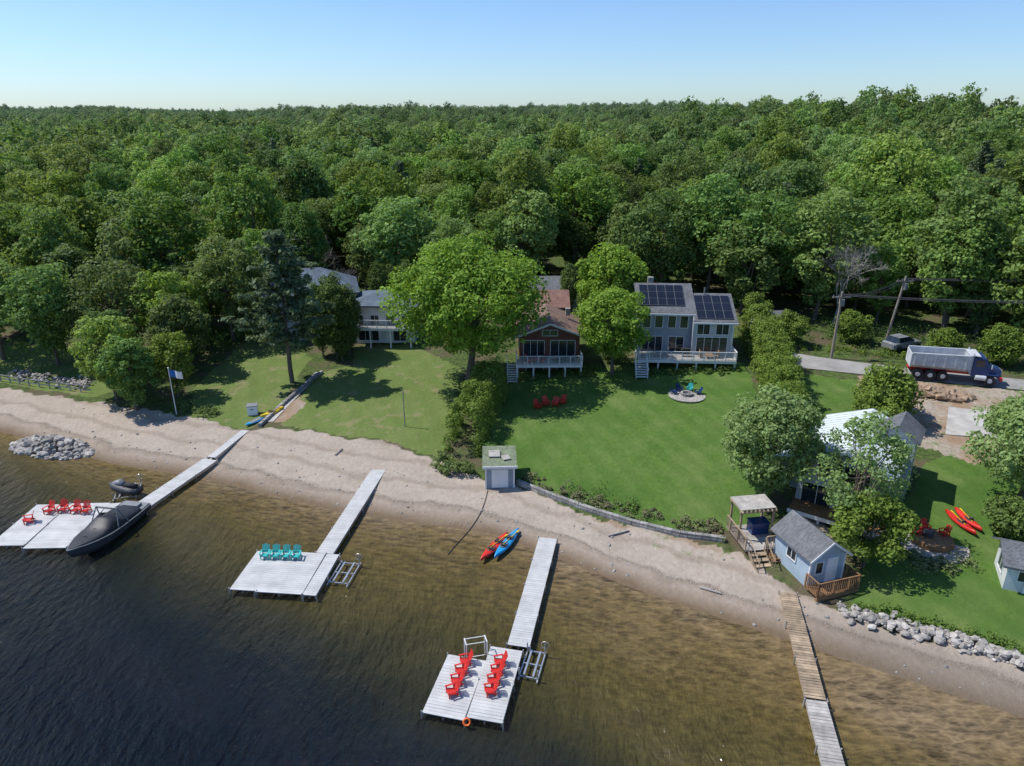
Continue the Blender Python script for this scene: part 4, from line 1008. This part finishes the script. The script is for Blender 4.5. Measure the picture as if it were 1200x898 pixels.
def bed(name,pts,n,seed,lm,smax=.5,w=.8):
    rng=np.random.default_rng(seed);C=[];R=[]
    for i in range(n):
        k=rng.integers(len(pts)-1);t=rng.random();x=pts[k][0]*(1-t)+pts[k+1][0]*t+rng.normal()*w*.4;y=pts[k][1]*(1-t)+pts[k+1][1]*t+rng.normal()*w*.5
        r=.12+smax*rng.random()**2;C.append((x,y,H(x,y)+r*.5));R.append(r)
    link(bpy.data.objects.new(name,puffmesh(name,seed,C,R,60,.12,lm)))
bed("garden_bed",[(1.2,49.6),(5.8,46.2),(11.8,42.9),(14.8,42.0)],95,41,ML_flower,.4,1.1)
bed("garden_shrubs",[(6,46.5),(10.3,44.2)],14,42,ML_cedar,.6,1.2)
bed("shore_weeds",[(-34,64),(-31,63.5),(-29,62.6)],40,43,ML_broad,.6)
bed("house_planting",[(13.5,69.4),(23.3,69.2)],60,44,ML_cedar,.45)
bed("house_shrubs",[(0.2,68.8),(1.5,69.2),(7.6,69.6),(9,71)],50,45,ML_broad,.6)
bed("slope_shrubs",[(30.5,75.4),(36,74.5),(42,72.2),(50,68.9)],100,46,ML_hedge,.7,1.4)
bed("patio_planting",[(25.8,39),(27,37.6),(29.5,37.8)],40,47,ML_flower,.4)
bed("riprap_plants",[(21,34.2),(25,32.3),(31,28.6)],70,48,ML_broad,.35,.5)
bed("forest_edge_brush",[(-66,80),(-50,81),(-40,80),(-33,86),(-30,83.5)],200,49,ML_broad,1.2,2.5)
bed("forest_edge_brush",[(-12,88),(0,90),(10,88),(26,84)],160,50,ML_broad,1.1,3)
bed("forest_edge_brush",[(30,84),(38,80),(48,76),(64,68)],240,52,ML_broad,1.3,4)
def bare(name,x,y,hh,seed):
    rng=np.random.default_rng(seed);parts=[]
    def rec(p,d,l,r,k):
        q=p+d*l;V=tube(p,q,r,r*.65,5);parts.append((V,np.zeros(len(V)),0))
        if k==0:return
        for i in range(3 if k>2 else 4):
            nd=d+rng.normal(size=3)*.5+np.array([0,0,.12]);nd/=np.linalg.norm(nd);rec(q-d*l*rng.random()*.35,nd,l*.74,r*.6,k-1)
    rec(np.array([0,0,-.3]),np.array([.12,0,1.]),hh*.3,.17,6)
    return place(name,quadmesh(name,parts,[M_bare]),x,y)
bare("bare_tree",39.5,83.0,13,5)
bare("bare_tree",-29,96,14,6)

# ------------------------------------------------------------ sky, sun, camera
el=math.radians(56); saz=math.atan2(-.95,.26)
w=bpy.data.worlds.new("World");scene.world=w;w.use_nodes=True;nt=w.node_tree
sk=nt.nodes.new("ShaderNodeTexSky");sk.sky_type='NISHITA';sk.sun_disc=False;sk.sun_elevation=el;sk.sun_rotation=saz;sk.air_density=1.0;sk.dust_density=.4;sk.ozone_density=1.4;sk.altitude=100
tn=nt.nodes.new("ShaderNodeVectorMath");tn.operation='MULTIPLY';tn.inputs[1].default_value=(.90,1.13,1.48)
nt.links.new(sk.outputs[0],tn.inputs[0]);nt.links.new(tn.outputs[0],nt.nodes["Background"].inputs[0]);nt.nodes["Background"].inputs[1].default_value=.106
sd=bpy.data.lights.new("sun",'SUN');sd.energy=5.0;sd.angle=math.radians(.53);sd.color=(1,.965,.90)
so=link(bpy.data.objects.new("sun",sd))
dirv=Vector((math.cos(el)*math.sin(saz),math.cos(el)*math.cos(saz),math.sin(el)))
so.rotation_euler=dirv.to_track_quat('Z','Y').to_euler();so.location=(0,0,80)
cd_=bpy.data.cameras.new("camera");cam=link(bpy.data.objects.new("camera",cd_));cam.location=(0,0,28);cam.rotation_euler=(math.radians(90-21),0,0)
cd_.sensor_width=36;cd_.lens=24.6;cd_.clip_end=9000;cd_.clip_start=.5
scene.camera=cam
scene.view_settings.view_transform='Standard';scene.view_settings.look='None';scene.view_settings.exposure=0
